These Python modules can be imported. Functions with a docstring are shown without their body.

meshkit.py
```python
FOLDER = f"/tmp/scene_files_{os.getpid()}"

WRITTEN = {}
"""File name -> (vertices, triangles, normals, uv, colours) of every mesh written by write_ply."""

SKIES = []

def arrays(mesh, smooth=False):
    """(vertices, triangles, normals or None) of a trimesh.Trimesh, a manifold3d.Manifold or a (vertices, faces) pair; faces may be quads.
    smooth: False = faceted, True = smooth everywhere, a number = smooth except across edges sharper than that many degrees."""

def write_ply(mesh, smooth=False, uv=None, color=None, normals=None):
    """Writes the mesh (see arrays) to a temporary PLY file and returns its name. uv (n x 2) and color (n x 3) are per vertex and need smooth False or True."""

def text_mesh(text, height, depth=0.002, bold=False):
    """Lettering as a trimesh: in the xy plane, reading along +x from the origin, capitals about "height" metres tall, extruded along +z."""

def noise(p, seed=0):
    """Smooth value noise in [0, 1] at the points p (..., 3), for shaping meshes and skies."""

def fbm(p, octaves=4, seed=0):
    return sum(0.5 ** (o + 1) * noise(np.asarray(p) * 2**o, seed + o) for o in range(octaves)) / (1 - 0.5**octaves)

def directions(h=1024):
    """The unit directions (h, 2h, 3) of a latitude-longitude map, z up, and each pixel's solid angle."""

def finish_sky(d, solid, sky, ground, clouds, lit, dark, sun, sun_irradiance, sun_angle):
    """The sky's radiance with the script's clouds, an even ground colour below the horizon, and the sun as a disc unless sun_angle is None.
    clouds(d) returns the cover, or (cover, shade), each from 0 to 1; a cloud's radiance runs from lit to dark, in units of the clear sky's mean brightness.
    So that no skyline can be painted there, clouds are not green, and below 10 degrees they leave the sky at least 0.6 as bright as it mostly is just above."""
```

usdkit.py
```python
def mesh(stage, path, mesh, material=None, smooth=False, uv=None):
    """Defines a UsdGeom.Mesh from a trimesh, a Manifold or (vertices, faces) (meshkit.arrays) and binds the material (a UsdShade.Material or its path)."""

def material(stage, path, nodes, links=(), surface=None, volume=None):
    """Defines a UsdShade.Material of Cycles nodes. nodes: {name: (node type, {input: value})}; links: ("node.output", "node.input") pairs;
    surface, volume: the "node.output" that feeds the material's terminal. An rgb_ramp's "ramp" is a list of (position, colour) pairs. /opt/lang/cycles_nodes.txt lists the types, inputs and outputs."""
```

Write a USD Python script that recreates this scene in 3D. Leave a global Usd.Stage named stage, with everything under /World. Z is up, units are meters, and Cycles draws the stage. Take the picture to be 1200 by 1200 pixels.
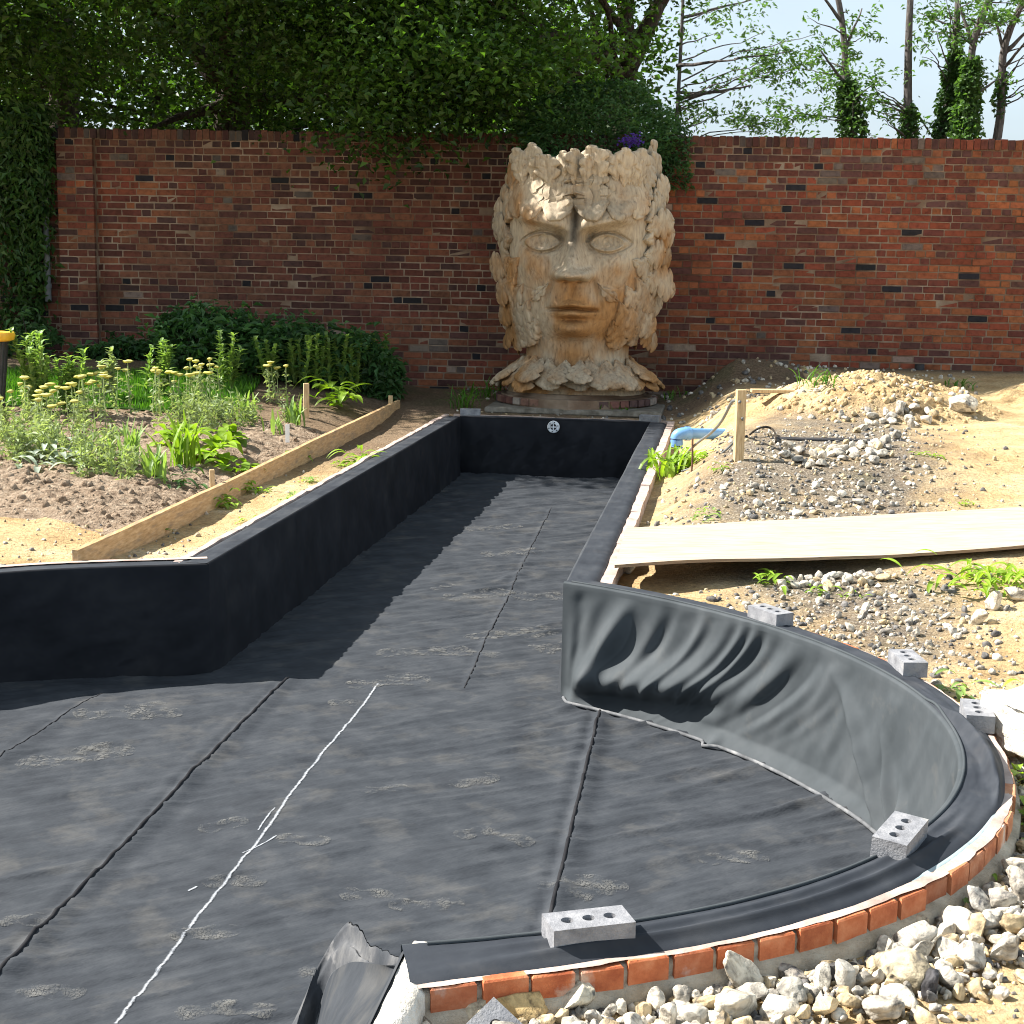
import math, numpy as np, trimesh, usdkit, meshkit
from pxr import Usd, UsdGeom, UsdLux, UsdShade, Gf, Sdf, Vt
from shapely.geometry import Polygon, LineString
import shapely

# ------------------------------------------------------------------ camera, sky, sun, exposure
stage = Usd.Stage.CreateInMemory()
UsdGeom.SetStageUpAxis(stage, 'Z'); UsdGeom.SetStageMetersPerUnit(stage, 1.0)
UsdGeom.Xform.Define(stage, '/World'); UsdGeom.Scope.Define(stage, '/World/Looks')
F, PITCH, ROLL, EYE = 1750.0, math.atan(303 / 1750.0), 0.018, 1.58      # focal length in photo pixels (1200 wide)
cp, sp = math.cos(PITCH), math.sin(PITCH)
cr, sr = math.cos(ROLL), math.sin(ROLL)
right0, up0, back0 = np.array([1.0, 0, 0]), np.array([0, sp, cp]), np.array([0, -cp, sp])
right, up = right0 * cr + up0 * sr, up0 * cr - right0 * sr
cam = UsdGeom.Camera.Define(stage, '/World/camera')
cam.CreateHorizontalApertureAttr(36.0); cam.CreateVerticalApertureAttr(36.0)
cam.CreateFocalLengthAttr(36.0 * F / 1200); cam.CreateClippingRangeAttr(Gf.Vec2f(0.1, 2000))
cam.CreateExposureAttr(1.64)
cam.AddTransformOp().Set(Gf.Matrix4d(*[float(x) for x in (*right, 0, *up, 0, *back0, 0, 0, 0, EYE, 1)]))

SUN = np.array([-1.02, 0.20, 1.0]); SUN /= np.linalg.norm(SUN)          # towards the sun
dome = UsdLux.DomeLight.Define(stage, '/World/sky_light')
sky = usdkit.material(stage, '/World/Looks/sky', {
    't': ('sky_texture', {'sky_type': 'single_scattering', 'sun_disc': False, 'sun_elevation': math.asin(SUN[2]), 'sun_rotation': math.atan2(SUN[0], SUN[1]), 'aerosol_density': 3.0, 'air_density': 1.0}),
    'g': ('texture_coordinate', {}), 'm': ('mapping', {'scale': (1.2, 1.2, 3.0)}), 'n': ('noise_texture', {'scale': 1.6, 'detail': 5, 'roughness': 0.55}), 'f': ('map_range', {'from_min': 0.3, 'from_max': 0.7, 'to_min': 0.45, 'to_max': 0.8, 'clamp': True}),
    'x': ('mix_color', {'b': (5.9, 7.0, 7.8), 'use_clamp': False}),                                                  # a thin bright veil of high cloud
    'b': ('background_shader', {'strength': 0.051})}, [('g.generated', 'm.vector'), ('m.vector', 'n.vector'), ('n.fac', 'f.value'), ('f.result', 'x.fac'), ('t.color', 'x.a'), ('x.result', 'b.color')], surface='b.background')
UsdShade.MaterialBindingAPI.Apply(dome.GetPrim()).Bind(sky)
sun = UsdLux.DistantLight.Define(stage, '/World/sun')
sun.CreateIntensityAttr(1.25); sun.CreateAngleAttr(0.5); sun.CreateNormalizeAttr(True); sun.CreateColorAttr(Gf.Vec3f(1.0, 0.955, 0.89))
za = SUN; xa = np.cross([0, 0, 1.0], za); xa /= np.linalg.norm(xa); ya = np.cross(za, xa)
sun.AddTransformOp().Set(Gf.Matrix4d(*[float(v) for v in (*xa, 0, *ya, 0, *za, 0, 0, 0, 30, 1)]))

# ------------------------------------------------------------------ helpers
rng = np.random.default_rng(7)
used, tops = {}, {}
def numbered(path):
    k = used.get(path, 0); used[path] = k + 1
    return path if k == 0 else f'{path}_{k:03d}'
def tag(p, label=None, cat=None, group=None, kind=None):
    p = p.GetPrim() if hasattr(p, 'GetPrim') else p
    for k, v in (('label', label), ('category', cat), ('group', group), ('kind', kind)):
        if v: p.SetCustomDataByKey(k, v)
    return p
def thing(name, label, cat, loc=(0, 0, 0), rz=0, group=None, kind=None):
    x = UsdGeom.Xform.Define(stage, numbered('/World/' + name))
    x.AddTranslateOp().Set(Gf.Vec3d(*map(float, loc))); x.AddRotateZOp().Set(float(math.degrees(rz)))
    return tag(x, label, cat, group, kind)
def put(name, mesh, mat, parent=None, smooth=False, tone=None, label=None, kind=None):
    base = str(parent.GetPath()) if parent is not None else '/World'
    if isinstance(mesh, tuple):
        f_ = tri(mesh[1]); use_ = np.unique(f_)
        if len(use_) < len(mesh[0]):
            back = np.zeros(len(mesh[0]), int); back[use_] = np.arange(len(use_)); mesh = (np.asarray(mesh[0])[use_], back[f_])
            if tone is not None: tone = np.asarray(tone)[use_]
    m = usdkit.mesh(stage, numbered(base + '/' + name), mesh, mat, smooth=smooth)
    if tone is not None:
        UsdGeom.PrimvarsAPI(m).CreatePrimvar('tone', Sdf.ValueTypeNames.Color3fArray, 'vertex').Set(Vt.Vec3fArray.FromNumpy(np.asarray(tone, np.float32)))
    return tag(m, label, None, None, kind)
def dup(root, loc, rz, label=None, scale=1.0, group=None):
    was = root.GetCustomData()
    r = UsdGeom.Xform.Define(stage, numbered('/World/' + str(root.GetName()).split('_0')[0]))
    r.GetPrim().GetReferences().AddInternalReference(root.GetPath())
    r.ClearXformOpOrder()
    r.AddXformOp(UsdGeom.XformOp.TypeTranslate, UsdGeom.XformOp.PrecisionDouble).Set(Gf.Vec3d(*map(float, loc)))
    r.AddXformOp(UsdGeom.XformOp.TypeRotateZ, UsdGeom.XformOp.PrecisionFloat).Set(float(math.degrees(rz)))
    r.AddXformOp(UsdGeom.XformOp.TypeScale, UsdGeom.XformOp.PrecisionFloat).Set(Gf.Vec3f(scale))
    tag(r, label or was['label'], was['category'], group or was.get('group')); r.GetPrim().SetInstanceable(True)
    return r.GetPrim()

def mat(name, ramp, scale=6.0, detail=6, rough=0.85, bump=None, attr=None, spec=0.3, stretch=None, translucent=0, lo=0.32, hi=0.68, sheen=0, second=None, space='position', distort=0, turn=None):
    """Noise-ramp principled material. bump=(scale, strength, distance[, kind]); attr multiplies by a mesh primvar; second=(ramp, scale, lo, hi): a patchy mix over the first."""
    path = '/World/Looks/' + name
    n = {'g': ('geometry', {}), 'p': ('principled_bsdf', {'roughness': rough, 'specular_ior_level': spec, 'sheen_weight': sheen}), 'n': ('noise_texture', {'scale': scale, 'detail': detail, 'roughness': 0.62, 'distortion': distort})}
    l, src = [], 'g.position'
    if space == 'object':
        n['tc'] = ('texture_coordinate', {}); src = 'tc.object'
    if stretch:
        n['m'] = ('mapping', {'scale': stretch}); l.append((src, 'm.vector')); src = 'm.vector'
    l.append((src, 'n.vector'))
    pos = np.linspace(lo, hi, len(ramp)) if np.ndim(ramp[0][-1]) == 0 and len(ramp[0]) == 3 else None
    n['r'] = ('rgb_ramp', {'ramp': list(zip(pos, ramp)) if pos is not None else ramp}); l.append(('n.fac', 'r.fac'))
    col = 'r.color'
    if second:
        r2, s2, a, b = second
        n['n2'] = ('noise_texture', {'scale': s2, 'detail': 5, 'roughness': 0.6}); n['f2'] = ('map_range', {'from_min': a, 'from_max': b, 'to_min': 0, 'to_max': 1, 'clamp': True})
        n['x2'] = ('mix_color', {'b': r2}); l += [(src, 'n2.vector'), ('n2.fac', 'f2.value'), ('f2.result', 'x2.fac'), (col, 'x2.a')]; col = 'x2.result'
    if attr:
        n['a'] = ('attribute', {'attribute': attr}); n['x'] = ('mix_color', {'blend_type': 'multiply', 'fac': 1.0}); l += [('a.color', 'x.a'), (col, 'x.b')]; col = 'x.result'
    l.append((col, 'p.base_color'))
    if bump:
        kind = bump[3] if len(bump) > 3 else 'noise_texture'
        n['bn'] = (kind, {'scale': bump[0], **({'detail': 5, 'roughness': 0.6} if kind == 'noise_texture' else {})}); n['b'] = ('bump', {'strength': bump[1], 'distance': bump[2]})
        if turn:                                                         # fine creases along one direction
            n['ta'] = ('vector_rotate', {'rotate_type': 'z_axis', 'angle': turn[0]}); n['tb'] = ('mapping', {'scale': turn[1]}); l += [('g.position', 'ta.vector'), ('ta.vector', 'tb.vector')]
        l += [('tb.vector' if turn else src, 'bn.vector'), ('bn.fac' if kind == 'noise_texture' else 'bn.distance', 'b.height'), ('b.normal', 'p.normal')]
    out = 'p.BSDF'
    if translucent:
        n['t'] = ('translucent_bsdf', {}); n['mx'] = ('mix_closure', {'fac': translucent})
        n['tg'] = ('mix_color', {'blend_type': 'multiply', 'fac': 1.0, 'b': (1.5, 1.6, 0.6), 'use_clamp_result': True}); l += [(col, 'tg.a'), ('tg.result', 't.color'), ('p.BSDF', 'mx.closure1'), ('t.BSDF', 'mx.closure2')]; out = 'mx.closure'
    return usdkit.material(stage, path, n, l, surface=out)

def sstep(a, b, x): t = np.clip((x - a) / (b - a), 0, 1); return t * t * (3 - 2 * t)
def n2(x, y, s, seed=0, oct=4):
    x, y = np.broadcast_arrays(np.asarray(x, float), np.asarray(y, float)); return meshkit.fbm(np.stack([x * s, y * s, np.full(x.shape, 0.37)], -1), oct, seed) - 0.5
def grid_faces(nu, nv, wrap=False):
    i, j = np.meshgrid(np.arange(nu - (0 if wrap else 1)), np.arange(nv - 1), indexing='ij'); k = (i + 1) % nu
    a, b, c, d = i * nv + j, k * nv + j, k * nv + j + 1, i * nv + j + 1
    return np.stack([a, b, c, d], -1).reshape(-1, 4)
def tri(f): f = np.asarray(f); return np.vstack([f[:, [0, 1, 2]], f[:, [0, 2, 3]]]) if f.shape[1] == 4 else f
def grid(P, flip=False, wrap=False):
    nu, nv = P.shape[:2]; f = tri(grid_faces(nu, nv, wrap))
    return P.reshape(-1, 3), f[:, ::-1] if flip else f
def join(ms):
    vs, fs, n = [], [], 0
    for m in ms:
        v, f = (m.vertices, m.faces) if hasattr(m, 'vertices') else m
        f = tri(f); vs.append(np.asarray(v)); fs.append(np.asarray(f) + n); n += len(v)
    return np.vstack(vs), np.vstack(fs)
BOXF = np.array([[0, 3, 2, 1], [4, 5, 6, 7], [0, 1, 5, 4], [1, 2, 6, 5], [2, 3, 7, 6], [3, 0, 4, 7]])
def box(cx, cy, cz, sx, sy, sz, rz=0, cham=0):
    if cham:
        c = np.array([[-1, -1], [1, -1], [1, 1], [-1, 1]]) * 0.5
        lay = []
        for zz, k in ((-0.5, 1), (-0.5 + cham / sz, 0), (0.5 - cham / sz, 0), (0.5, 1)):
            q = c * [sx, sy] - np.sign(c) * cham * k; lay.append(np.c_[q, np.full(4, zz * sz)])
        v = np.vstack(lay); f = [[3, 2, 1, 0], [12, 13, 14, 15]]
        for k in range(3): f += [[k * 4 + i, k * 4 + (i + 1) % 4, k * 4 + 4 + (i + 1) % 4, k * 4 + 4 + i] for i in range(4)]
        f = np.array(f)
    else:
        v = np.array([[-1, -1, -1], [1, -1, -1], [1, 1, -1], [-1, 1, -1], [-1, -1, 1], [1, -1, 1], [1, 1, 1], [-1, 1, 1]]) * 0.5 * [sx, sy, sz]; f = BOXF
    c, s = math.cos(rz), math.sin(rz)
    return v @ np.array([[c, s, 0], [-s, c, 0], [0, 0, 1]]) + [cx, cy, cz], tri(f)
def tube(pts, r, n=8, cap=True):
    pts = np.asarray(pts, float); r = np.broadcast_to(np.asarray(r, float), len(pts))
    t = np.gradient(pts, axis=0); t /= np.linalg.norm(t, axis=1, keepdims=True) + 1e-12
    ref = np.array([0, 0, 1.0]) if abs(t[:, 2]).mean() < 0.8 else np.array([1.0, 0, 0])
    u = np.cross(t, ref); u /= np.linalg.norm(u, axis=1, keepdims=True) + 1e-12; w = np.cross(t, u)
    a = np.arange(n) / n * 2 * np.pi
    ring = pts[:, None] + r[:, None, None] * (np.cos(a)[None, :, None] * u[:, None] + np.sin(a)[None, :, None] * w[:, None])
    v, f = ring.reshape(-1, 3), []
    for i in range(len(pts) - 1):
        k = np.arange(n); f.append(np.c_[i * n + k, i * n + (k + 1) % n, (i + 1) * n + (k + 1) % n, (i + 1) * n + k])
    f = tri(np.vstack(f))
    if cap:
        v = np.vstack([v, pts[:1], pts[-1:]]); k = np.arange(n); e = len(v)
        f = np.vstack([f, np.c_[(k + 1) % n, k, np.full(n, e - 2)], np.c_[(len(pts) - 1) * n + k, (len(pts) - 1) * n + (k + 1) % n, np.full(n, e - 1)]])
    return v, f
def lathe(prof, n=24):
    prof = np.asarray(prof, float); a = np.arange(n) / n * 2 * np.pi
    P = np.stack([prof[None, :, 0] * np.cos(a)[:, None], prof[None, :, 0] * np.sin(a)[:, None], np.broadcast_to(prof[None, :, 1], (n, len(prof)))], -1)
    return grid(P, wrap=True)
def moved(m, loc=(0, 0, 0), rz=0, s=1.0):
    v, f = (m.vertices, m.faces) if hasattr(m, 'vertices') else m
    c, q = math.cos(rz), math.sin(rz)
    return np.asarray(v) * s @ np.array([[c, q, 0], [-q, c, 0], [0, 0, 1]]) + np.asarray(loc), f
def spline(P, n):
    from scipy.interpolate import CubicSpline
    P = np.asarray(P, float); s = np.r_[0, np.cumsum(np.linalg.norm(np.diff(P, axis=0), axis=1))]
    return CubicSpline(s, P)(np.linspace(0, s[-1], n))
def resample(P, step):
    P = np.asarray(P, float); s = np.r_[0, np.cumsum(np.linalg.norm(np.diff(P, axis=0), axis=1))]
    x = np.linspace(0, s[-1], max(2, int(s[-1] / step) + 1)); return np.stack([np.interp(x, s, P[:, k]) for k in range(P.shape[1])], 1)
def ray(px, py):
    dx, dy = px - 600, py - 600; lx, ly = dx + ROLL * dy, dy - ROLL * dx
    return np.array([lx / F, cp - ly / F * sp, -sp - ly / F * cp])
def at(px, py, z=0.0):                                                   # where the line of sight through a photo pixel meets height z
    d = ray(px, py); t = (z - EYE) / d[2]; return np.array([d[0] * t, d[1] * t, z])
def aty(px, py, Y):
    d = ray(px, py); return np.array([0, 0, EYE]) + d * Y / d[1]

# ------------------------------------------------------------------ plan of the pool
D = -0.57                                                                # pool floor
CC = np.array([-0.475, 5.13])
BAY_IN = np.array([(.255, 7.087), (.493, 6.921), (.893, 6.558), (1.224, 6.071), (1.437, 5.479), (1.501, 5.01), (1.478, 4.649), (1.352, 4.293), (1.118, 3.979), (.839, 3.674), (.324, 3.353), (-.062, 3.257), (-.238, 3.219)])
BAY_OUT = np.array([(.469, 7.067), (.801, 6.769), (1.113, 6.264), (1.332, 5.902), (1.46, 5.573), (1.587, 5.322), (1.638, 4.877), (1.585, 4.454), (1.43, 4.057), (1.14, 3.715), (.964, 3.549), (.625, 3.32), (.41, 3.202), (.211, 3.14), (-.057, 3.062), (-.186, 3.03)])
def polar_fit(P, deg):
    d = P - CC; return np.polyfit(np.arctan2(d[:, 1], d[:, 0]), np.hypot(*d.T), deg)
PIN, POUT = polar_fit(BAY_IN, 5), polar_fit(BAY_OUT, 5)
phi0 = math.atan2(*(BAY_IN[0] - CC)[::-1]); phi1 = math.atan2(*(BAY_IN[-1] - CC)[::-1])
def bay(phi, off=0, outer=False):
    r = np.polyval(PIN, phi); r = (np.logaddexp((r + .155) * 60, np.polyval(POUT, phi) * 60) / 60 if outer else r) + off
    return CC + np.stack([r * np.cos(phi), r * np.sin(phi)], -1)
PHI = np.linspace(phi0, phi1, 400)
bay_in = bay(PHI)
LN, LF, RF, RN = np.array([-1.536, 7.436]), np.array([-.518, 14.553]), np.array([1.310, 14.322]), bay_in[0]
U = np.array([.1422, .98984]); NR = np.array([.98984, -.1422])           # along the rill, and across it to the right
left_bay = spline([LN, (-2.04, 7.31), (-2.5, 7.13), (-2.93, 6.73), (-3.22, 6.15), (-3.32, 5.5), (-3.2, 4.8), (-2.9, 4.2), (-2.5, 3.8), (-2.1, 3.55)], 200)
chan_r = np.array([bay_in[-1], bay_in[-1] - U * 3.6]); chan_l = np.array([left_bay[-1] - U * 3.6, left_bay[-1]])
POOL = Polygon(np.vstack([[LN, LF, RF], bay_in, chan_r[1:], chan_l[:1], left_bay[::-1]]))
if not POOL.is_valid: POOL = POOL.buffer(0)
inside_pool = lambda x, y, b=0.0: shapely.contains_xy(POOL.buffer(b), x, y)

# ------------------------------------------------------------------ ground
def bed_edge(y): return -2.19 + (y - 7.44) * 0.1325                      # the timber edging of the planting bed, x at y
PLYC = np.array([at(720, 661, .075), at(734, 617, .075), at(1196, 594, .11), at(1262, 634, .12)])   # the plywood board's corners
PLYP = Polygon(PLYC[:, :2]).buffer(.06)
def poly_in(p, x, y): return shapely.contains_xy(p, x, y)
def ply_z(x, y): return .062 + .018 * (np.asarray(x) - .5)
def ground_z(x, y):
    x, y = np.asarray(x, float), np.asarray(y, float)
    z = np.full(np.broadcast(x, y).shape, -0.075)
    q = (x - RN[0]) * NR[0] + (y - RN[1]) * NR[1]                        # metres to the right of the rill's right edge
    s = (x - RN[0]) * U[0] + (y - RN[1]) * U[1]
    z = z + sstep(0.25, 0.95, q) * sstep(0.6, 2.5, s) * 0.24             # the bank beside the rill
    z = z + sstep(0.3, 1.6, np.hypot(x - CC[0], y - CC[1]) - 2.15) * 0.10 * sstep(3.5, 6.5, y) * sstep(.2, .8, q)
    z = z - 0.10 * np.exp(-(((y - 8.15 - (x - 1.2) * .32) / 0.33) ** 2)) * sstep(0.4, 1.0, x)    # the shallow trench under the board
    z = z + sstep(13.5, 16.5, y) * 0.14 + sstep(bed_edge(y) - 0.0, bed_edge(y) - 0.6, x) * sstep(6.9, 8.5, y) * 0.09
    z = z + 0.20 * sstep(9.0, 16.5, y) * sstep(bed_edge(y) - .05, bed_edge(y) - 2.5, x)
    def mound(cx, cy, rx, ry, h, e=1.5): d = ((x - cx) / rx) ** 2 + ((y - cy) / ry) ** 2; return h * np.maximum(0, 1 - d ** (e / 2)) ** 1.2
    m = mound(3.14, 12.95, 1.08, .85, .34) + mound(3.95, 13.1, .5, .5, .10) + mound(2.45, 13.1, .8, .6, .09)
    m2 = mound(5.45, 14.2, 1.0, .9, .28); m3 = mound(2.45, 15.75, 1.0, .45, .15)
    rough = np.clip((m + m2 + m3) * 8, 0, 1)
    z = z + m + m2 + m3 + rough * (n2(x, y, 6, 3) * 0.13 + n2(x, y, 16, 31) * .09 + n2(x, y, 34, 37, 2) * .035)
    z = z + n2(x, y, 0.9, 1) * 0.07 * sstep(0.0, 0.8, np.abs(q)) + n2(x, y, 6, 2, 3) * 0.028 + n2(x, y, 25, 21, 2) * .012
    z = z - .13 * np.exp(-(((x - 1.62) / .38) ** 2) - ((y - 12.5) / .45) ** 2)
    vq = (x - PLYC[0, 0]) * .277 - (y - PLYC[0, 1]) * .961               # metres in front of the board's near edge (negative: under it)
    k = sstep(.30, .0, vq) * sstep(-2.6, -.9, vq) * sstep(.3, .7, x); z = z * (1 - k) + k * np.minimum(z, ply_z(x, y) - .036)
    k = sstep(-.12, .25, -np.abs(np.hypot(x - CC[0], y - CC[1]) - 2.25) + .25) * (y < 5.2) * (x > -.3); z = z - .03 * k
    return z
def hit(px, py, lo=2.0, hi=18.0):
    d = ray(px, py); t = np.linspace(lo, hi, 900) / d[1]; P = np.array([0, 0, EYE]) + d * t[:, None]
    below = np.nonzero(P[:, 2] <= ground_z(P[:, 0], P[:, 1]))[0]
    return P[below[0]] if len(below) else P[-1]

# ------------------------------------------------------------------ materials
def ground_material():
    n = {'g': ('geometry', {}), 'a': ('attribute', {'attribute': 'tone'}), 'sc': ('separate_color', {}), 'p': ('principled_bsdf', {'roughness': 0.92, 'specular_ior_level': 0.2}),
         'n1': ('noise_texture', {'scale': 2.2, 'detail': 8, 'roughness': 0.68}), 'sand': ('rgb_ramp', {'ramp': [(.28, (.26, .165, .075)), (.42, (.40, .275, .135)), (.55, (.47, .345, .185)), (.72, (.55, .45, .30))]}),
         'n2': ('noise_texture', {'scale': 70, 'detail': 4, 'roughness': 0.7}), 'chip': ('rgb_ramp', {'ramp': [(.30, (.025, .024, .026)), (.46, (.06, .057, .057)), (.56, (.13, .12, .105)), (.66, (.45, .42, .36))]}),
         'n3': ('noise_texture', {'scale': 38, 'detail': 6, 'roughness': 0.7}), 'grain': ('rgb_ramp', {'ramp': [(.30, (.52, .5, .47)), (.5, (1, 1, 1)), (.68, (1.3, 1.27, 1.2))]}), 'sg': ('mix_color', {'blend_type': 'multiply', 'fac': 1.0, 'use_clamp_result': False}),
         'soil': ('rgb_ramp', {'ramp': [(.3, (.07, .048, .03)), (.5, (.14, .095, .06)), (.7, (.22, .16, .105))]}), 'moss': ('rgb_ramp', {'ramp': [(.3, (.03, .045, .015)), (.5, (.075, .075, .035)), (.7, (.11, .10, .05))]}),
         'm1': ('mix_color', {}), 'm2': ('mix_color', {}), 'm3': ('mix_color', {}), 'bn': ('noise_texture', {'scale': 45, 'detail': 6, 'roughness': 0.7}), 'b': ('bump', {'strength': 0.9, 'distance': 0.03})}
    l = [('g.position', f'{k}.vector') for k in ('n1', 'n2', 'n3', 'bn')] + [('a.color', 'sc.color'), ('n1.fac', 'sand.fac'), ('n2.fac', 'chip.fac'), ('n3.fac', 'soil.fac'), ('n3.fac', 'moss.fac'), ('n3.fac', 'grain.fac'), ('sand.color', 'sg.a'), ('grain.color', 'sg.b'),
         ('sg.result', 'm1.a'), ('chip.color', 'm1.b'), ('sc.r', 'm1.fac'), ('m1.result', 'm2.a'), ('soil.color', 'm2.b'), ('sc.g', 'm2.fac'), ('m2.result', 'm3.a'), ('moss.color', 'm3.b'), ('sc.b', 'm3.fac'), ('m3.result', 'p.base_color'), ('bn.fac', 'b.height'), ('b.normal', 'p.normal')]
    return usdkit.material(stage, '/World/Looks/ground', n, l, surface='p.BSDF')
M = {}
M['ground'] = ground_material()
M['soil'] = mat('bed_soil', [(.11, .075, .05), (.20, .145, .098), (.27, .205, .145), (.35, .28, .205)], 22, 8, .95, bump=(60, .9, .03), spec=.15)
M['brick'] = mat('old_brick', [(.62, .6, .6), (.95, .95, .95), (1.15, 1.1, 1.05)], 18, 8, .9, bump=(90, .7, .006), attr='tone', spec=.2, second=((.20, .15, .10), 1.6, .60, .84))
M['brick_new'] = mat('kerb_brick', [(.30, .075, .03), (.42, .125, .05), (.50, .19, .09)], 14, 6, .85, bump=(120, .5, .004), attr='tone', spec=.25, second=((.5, .42, .33), 9, .62, .8))
M['mortar'] = mat('mortar', [(.20, .165, .12), (.34, .29, .225), (.45, .40, .32)], 9, 7, .95, bump=(80, .7, .01), spec=.15)
M['old_mortar'] = mat('old_mortar', [(.085, .05, .032), (.17, .115, .078), (.29, .225, .165)], 1.7, 7, .95, bump=(80, .7, .01), spec=.15)
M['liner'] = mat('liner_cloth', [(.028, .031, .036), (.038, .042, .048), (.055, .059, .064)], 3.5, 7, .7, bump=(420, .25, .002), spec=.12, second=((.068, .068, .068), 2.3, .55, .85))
M['liner_clean'] = mat('shaded_liner_cloth', [(.008, .009, .011), (.012, .013, .016), (.018, .019, .022)], 3.5, 7, .75, bump=(420, .2, .002), spec=.08, second=((.03, .03, .031), 2.3, .60, .9))  # darker copy of the same cloth: shade on these walls is painted in
M['liner_rim'] = mat('rim_cloth', [(.020, .023, .029), (.028, .032, .039), (.042, .046, .053)], 4.5, 7, .7, bump=(300, .25, .002), spec=.14, second=((.062, .062, .064), 4.0, .56, .85))
M['liner_bay'] = mat('bay_cloth', [(.036, .042, .046), (.046, .053, .058), (.060, .067, .072)], 3.0, 8, .75, bump=(300, .25, .002), spec=.1, second=((.085, .085, .082), 5, .6, .85))  # lighter copy for the bay wall: sunlight painted into the tone, with dust
M['pleat'] = mat('dusty_pleat_cloth', [(.035, .039, .045), (.055, .058, .064), (.12, .12, .12)], 6, 8, .8, bump=(60, .4, .004), spec=.1, second=((.30, .29, .28), 7, .60, .80))
M['liner_floor'] = mat('liner_floor_cloth', [(.024, .027, .032), (.032, .036, .042), (.044, .048, .054)], 5.5, 9, .75, bump=(1, .55, .020), spec=.1, second=((.080, .078, .074), 4.0, .54, .86), turn=(-.50, (4.0, 12, 4)))
M['dust'] = mat('dried_mud', [(.045, .045, .045), (.07, .068, .063), (.12, .112, .10)], 26, 5, .95)
M['chalk'] = mat('chalk', [(.35, .35, .36), (.6, .6, .6), (.75, .75, .74)], 30, 5, .95)
M['engineering'] = mat('engineering_brick', [(.13, .132, .142), (.185, .188, .20), (.25, .25, .258)], 25, 7, .75, bump=(140, .7, .004), spec=.3, second=((.27, .26, .24), 9, .56, .74))
M['timber'] = mat('sawn_timber', [(.30, .185, .085), (.42, .27, .13), (.52, .36, .2)], 5, 7, .75, bump=(60, .25, .004), stretch=(14, 1.6, 14), spec=.3, second=((.22, .165, .11), 2.2, .52, .74))
M['stake'] = mat('stake_timber', [(.33, .22, .11), (.45, .32, .17), (.55, .42, .25)], 8, 6, .8, stretch=(12, 12, 1.5), bump=(50, .3, .003))
M['ply'] = mat('weathered_plywood', [(.26, .205, .145), (.355, .29, .215), (.43, .36, .275)], 4, 8, .8, stretch=(1.2, 9, 6), bump=(50, .3, .003), spec=.3, second=((.30, .27, .225), 3.0, .46, .70))
M['ply_edge'] = mat('plywood_edge', [(.10, .07, .045), (.20, .14, .09), (.30, .22, .14)], 5, 5, .9, stretch=(2, 2, 160))
M['kerb_pale'] = mat('pale_kerb', [(.25, .18, .15), (.36, .28, .24), (.46, .38, .335)], 7, 7, .85, bump=(70, .5, .005))
M['dpc'] = mat('bitumen_strip', [(.18, .23, .24), (.26, .32, .33), (.36, .4, .4)], 9, 6, .7)
M['flint'] = mat('flint', [(.075, .075, .078), (.26, .24, .21), (.42, .395, .345), (.54, .51, .455)], 22, 8, .68, bump=(60, .6, .008), attr='tone', spec=.35, lo=.34, hi=.60, distort=1.0)
M['masonry'] = mat('pale_masonry', [(.38, .34, .28), (.52, .49, .43), (.63, .6, .55)], 14, 7, .9, bump=(60, .8, .012))
M['pvc_blue'] = mat('blue_pipe', [(.10, .24, .46), (.14, .30, .54), (.19, .36, .58)], 6, 4, .38, spec=.5)
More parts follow.
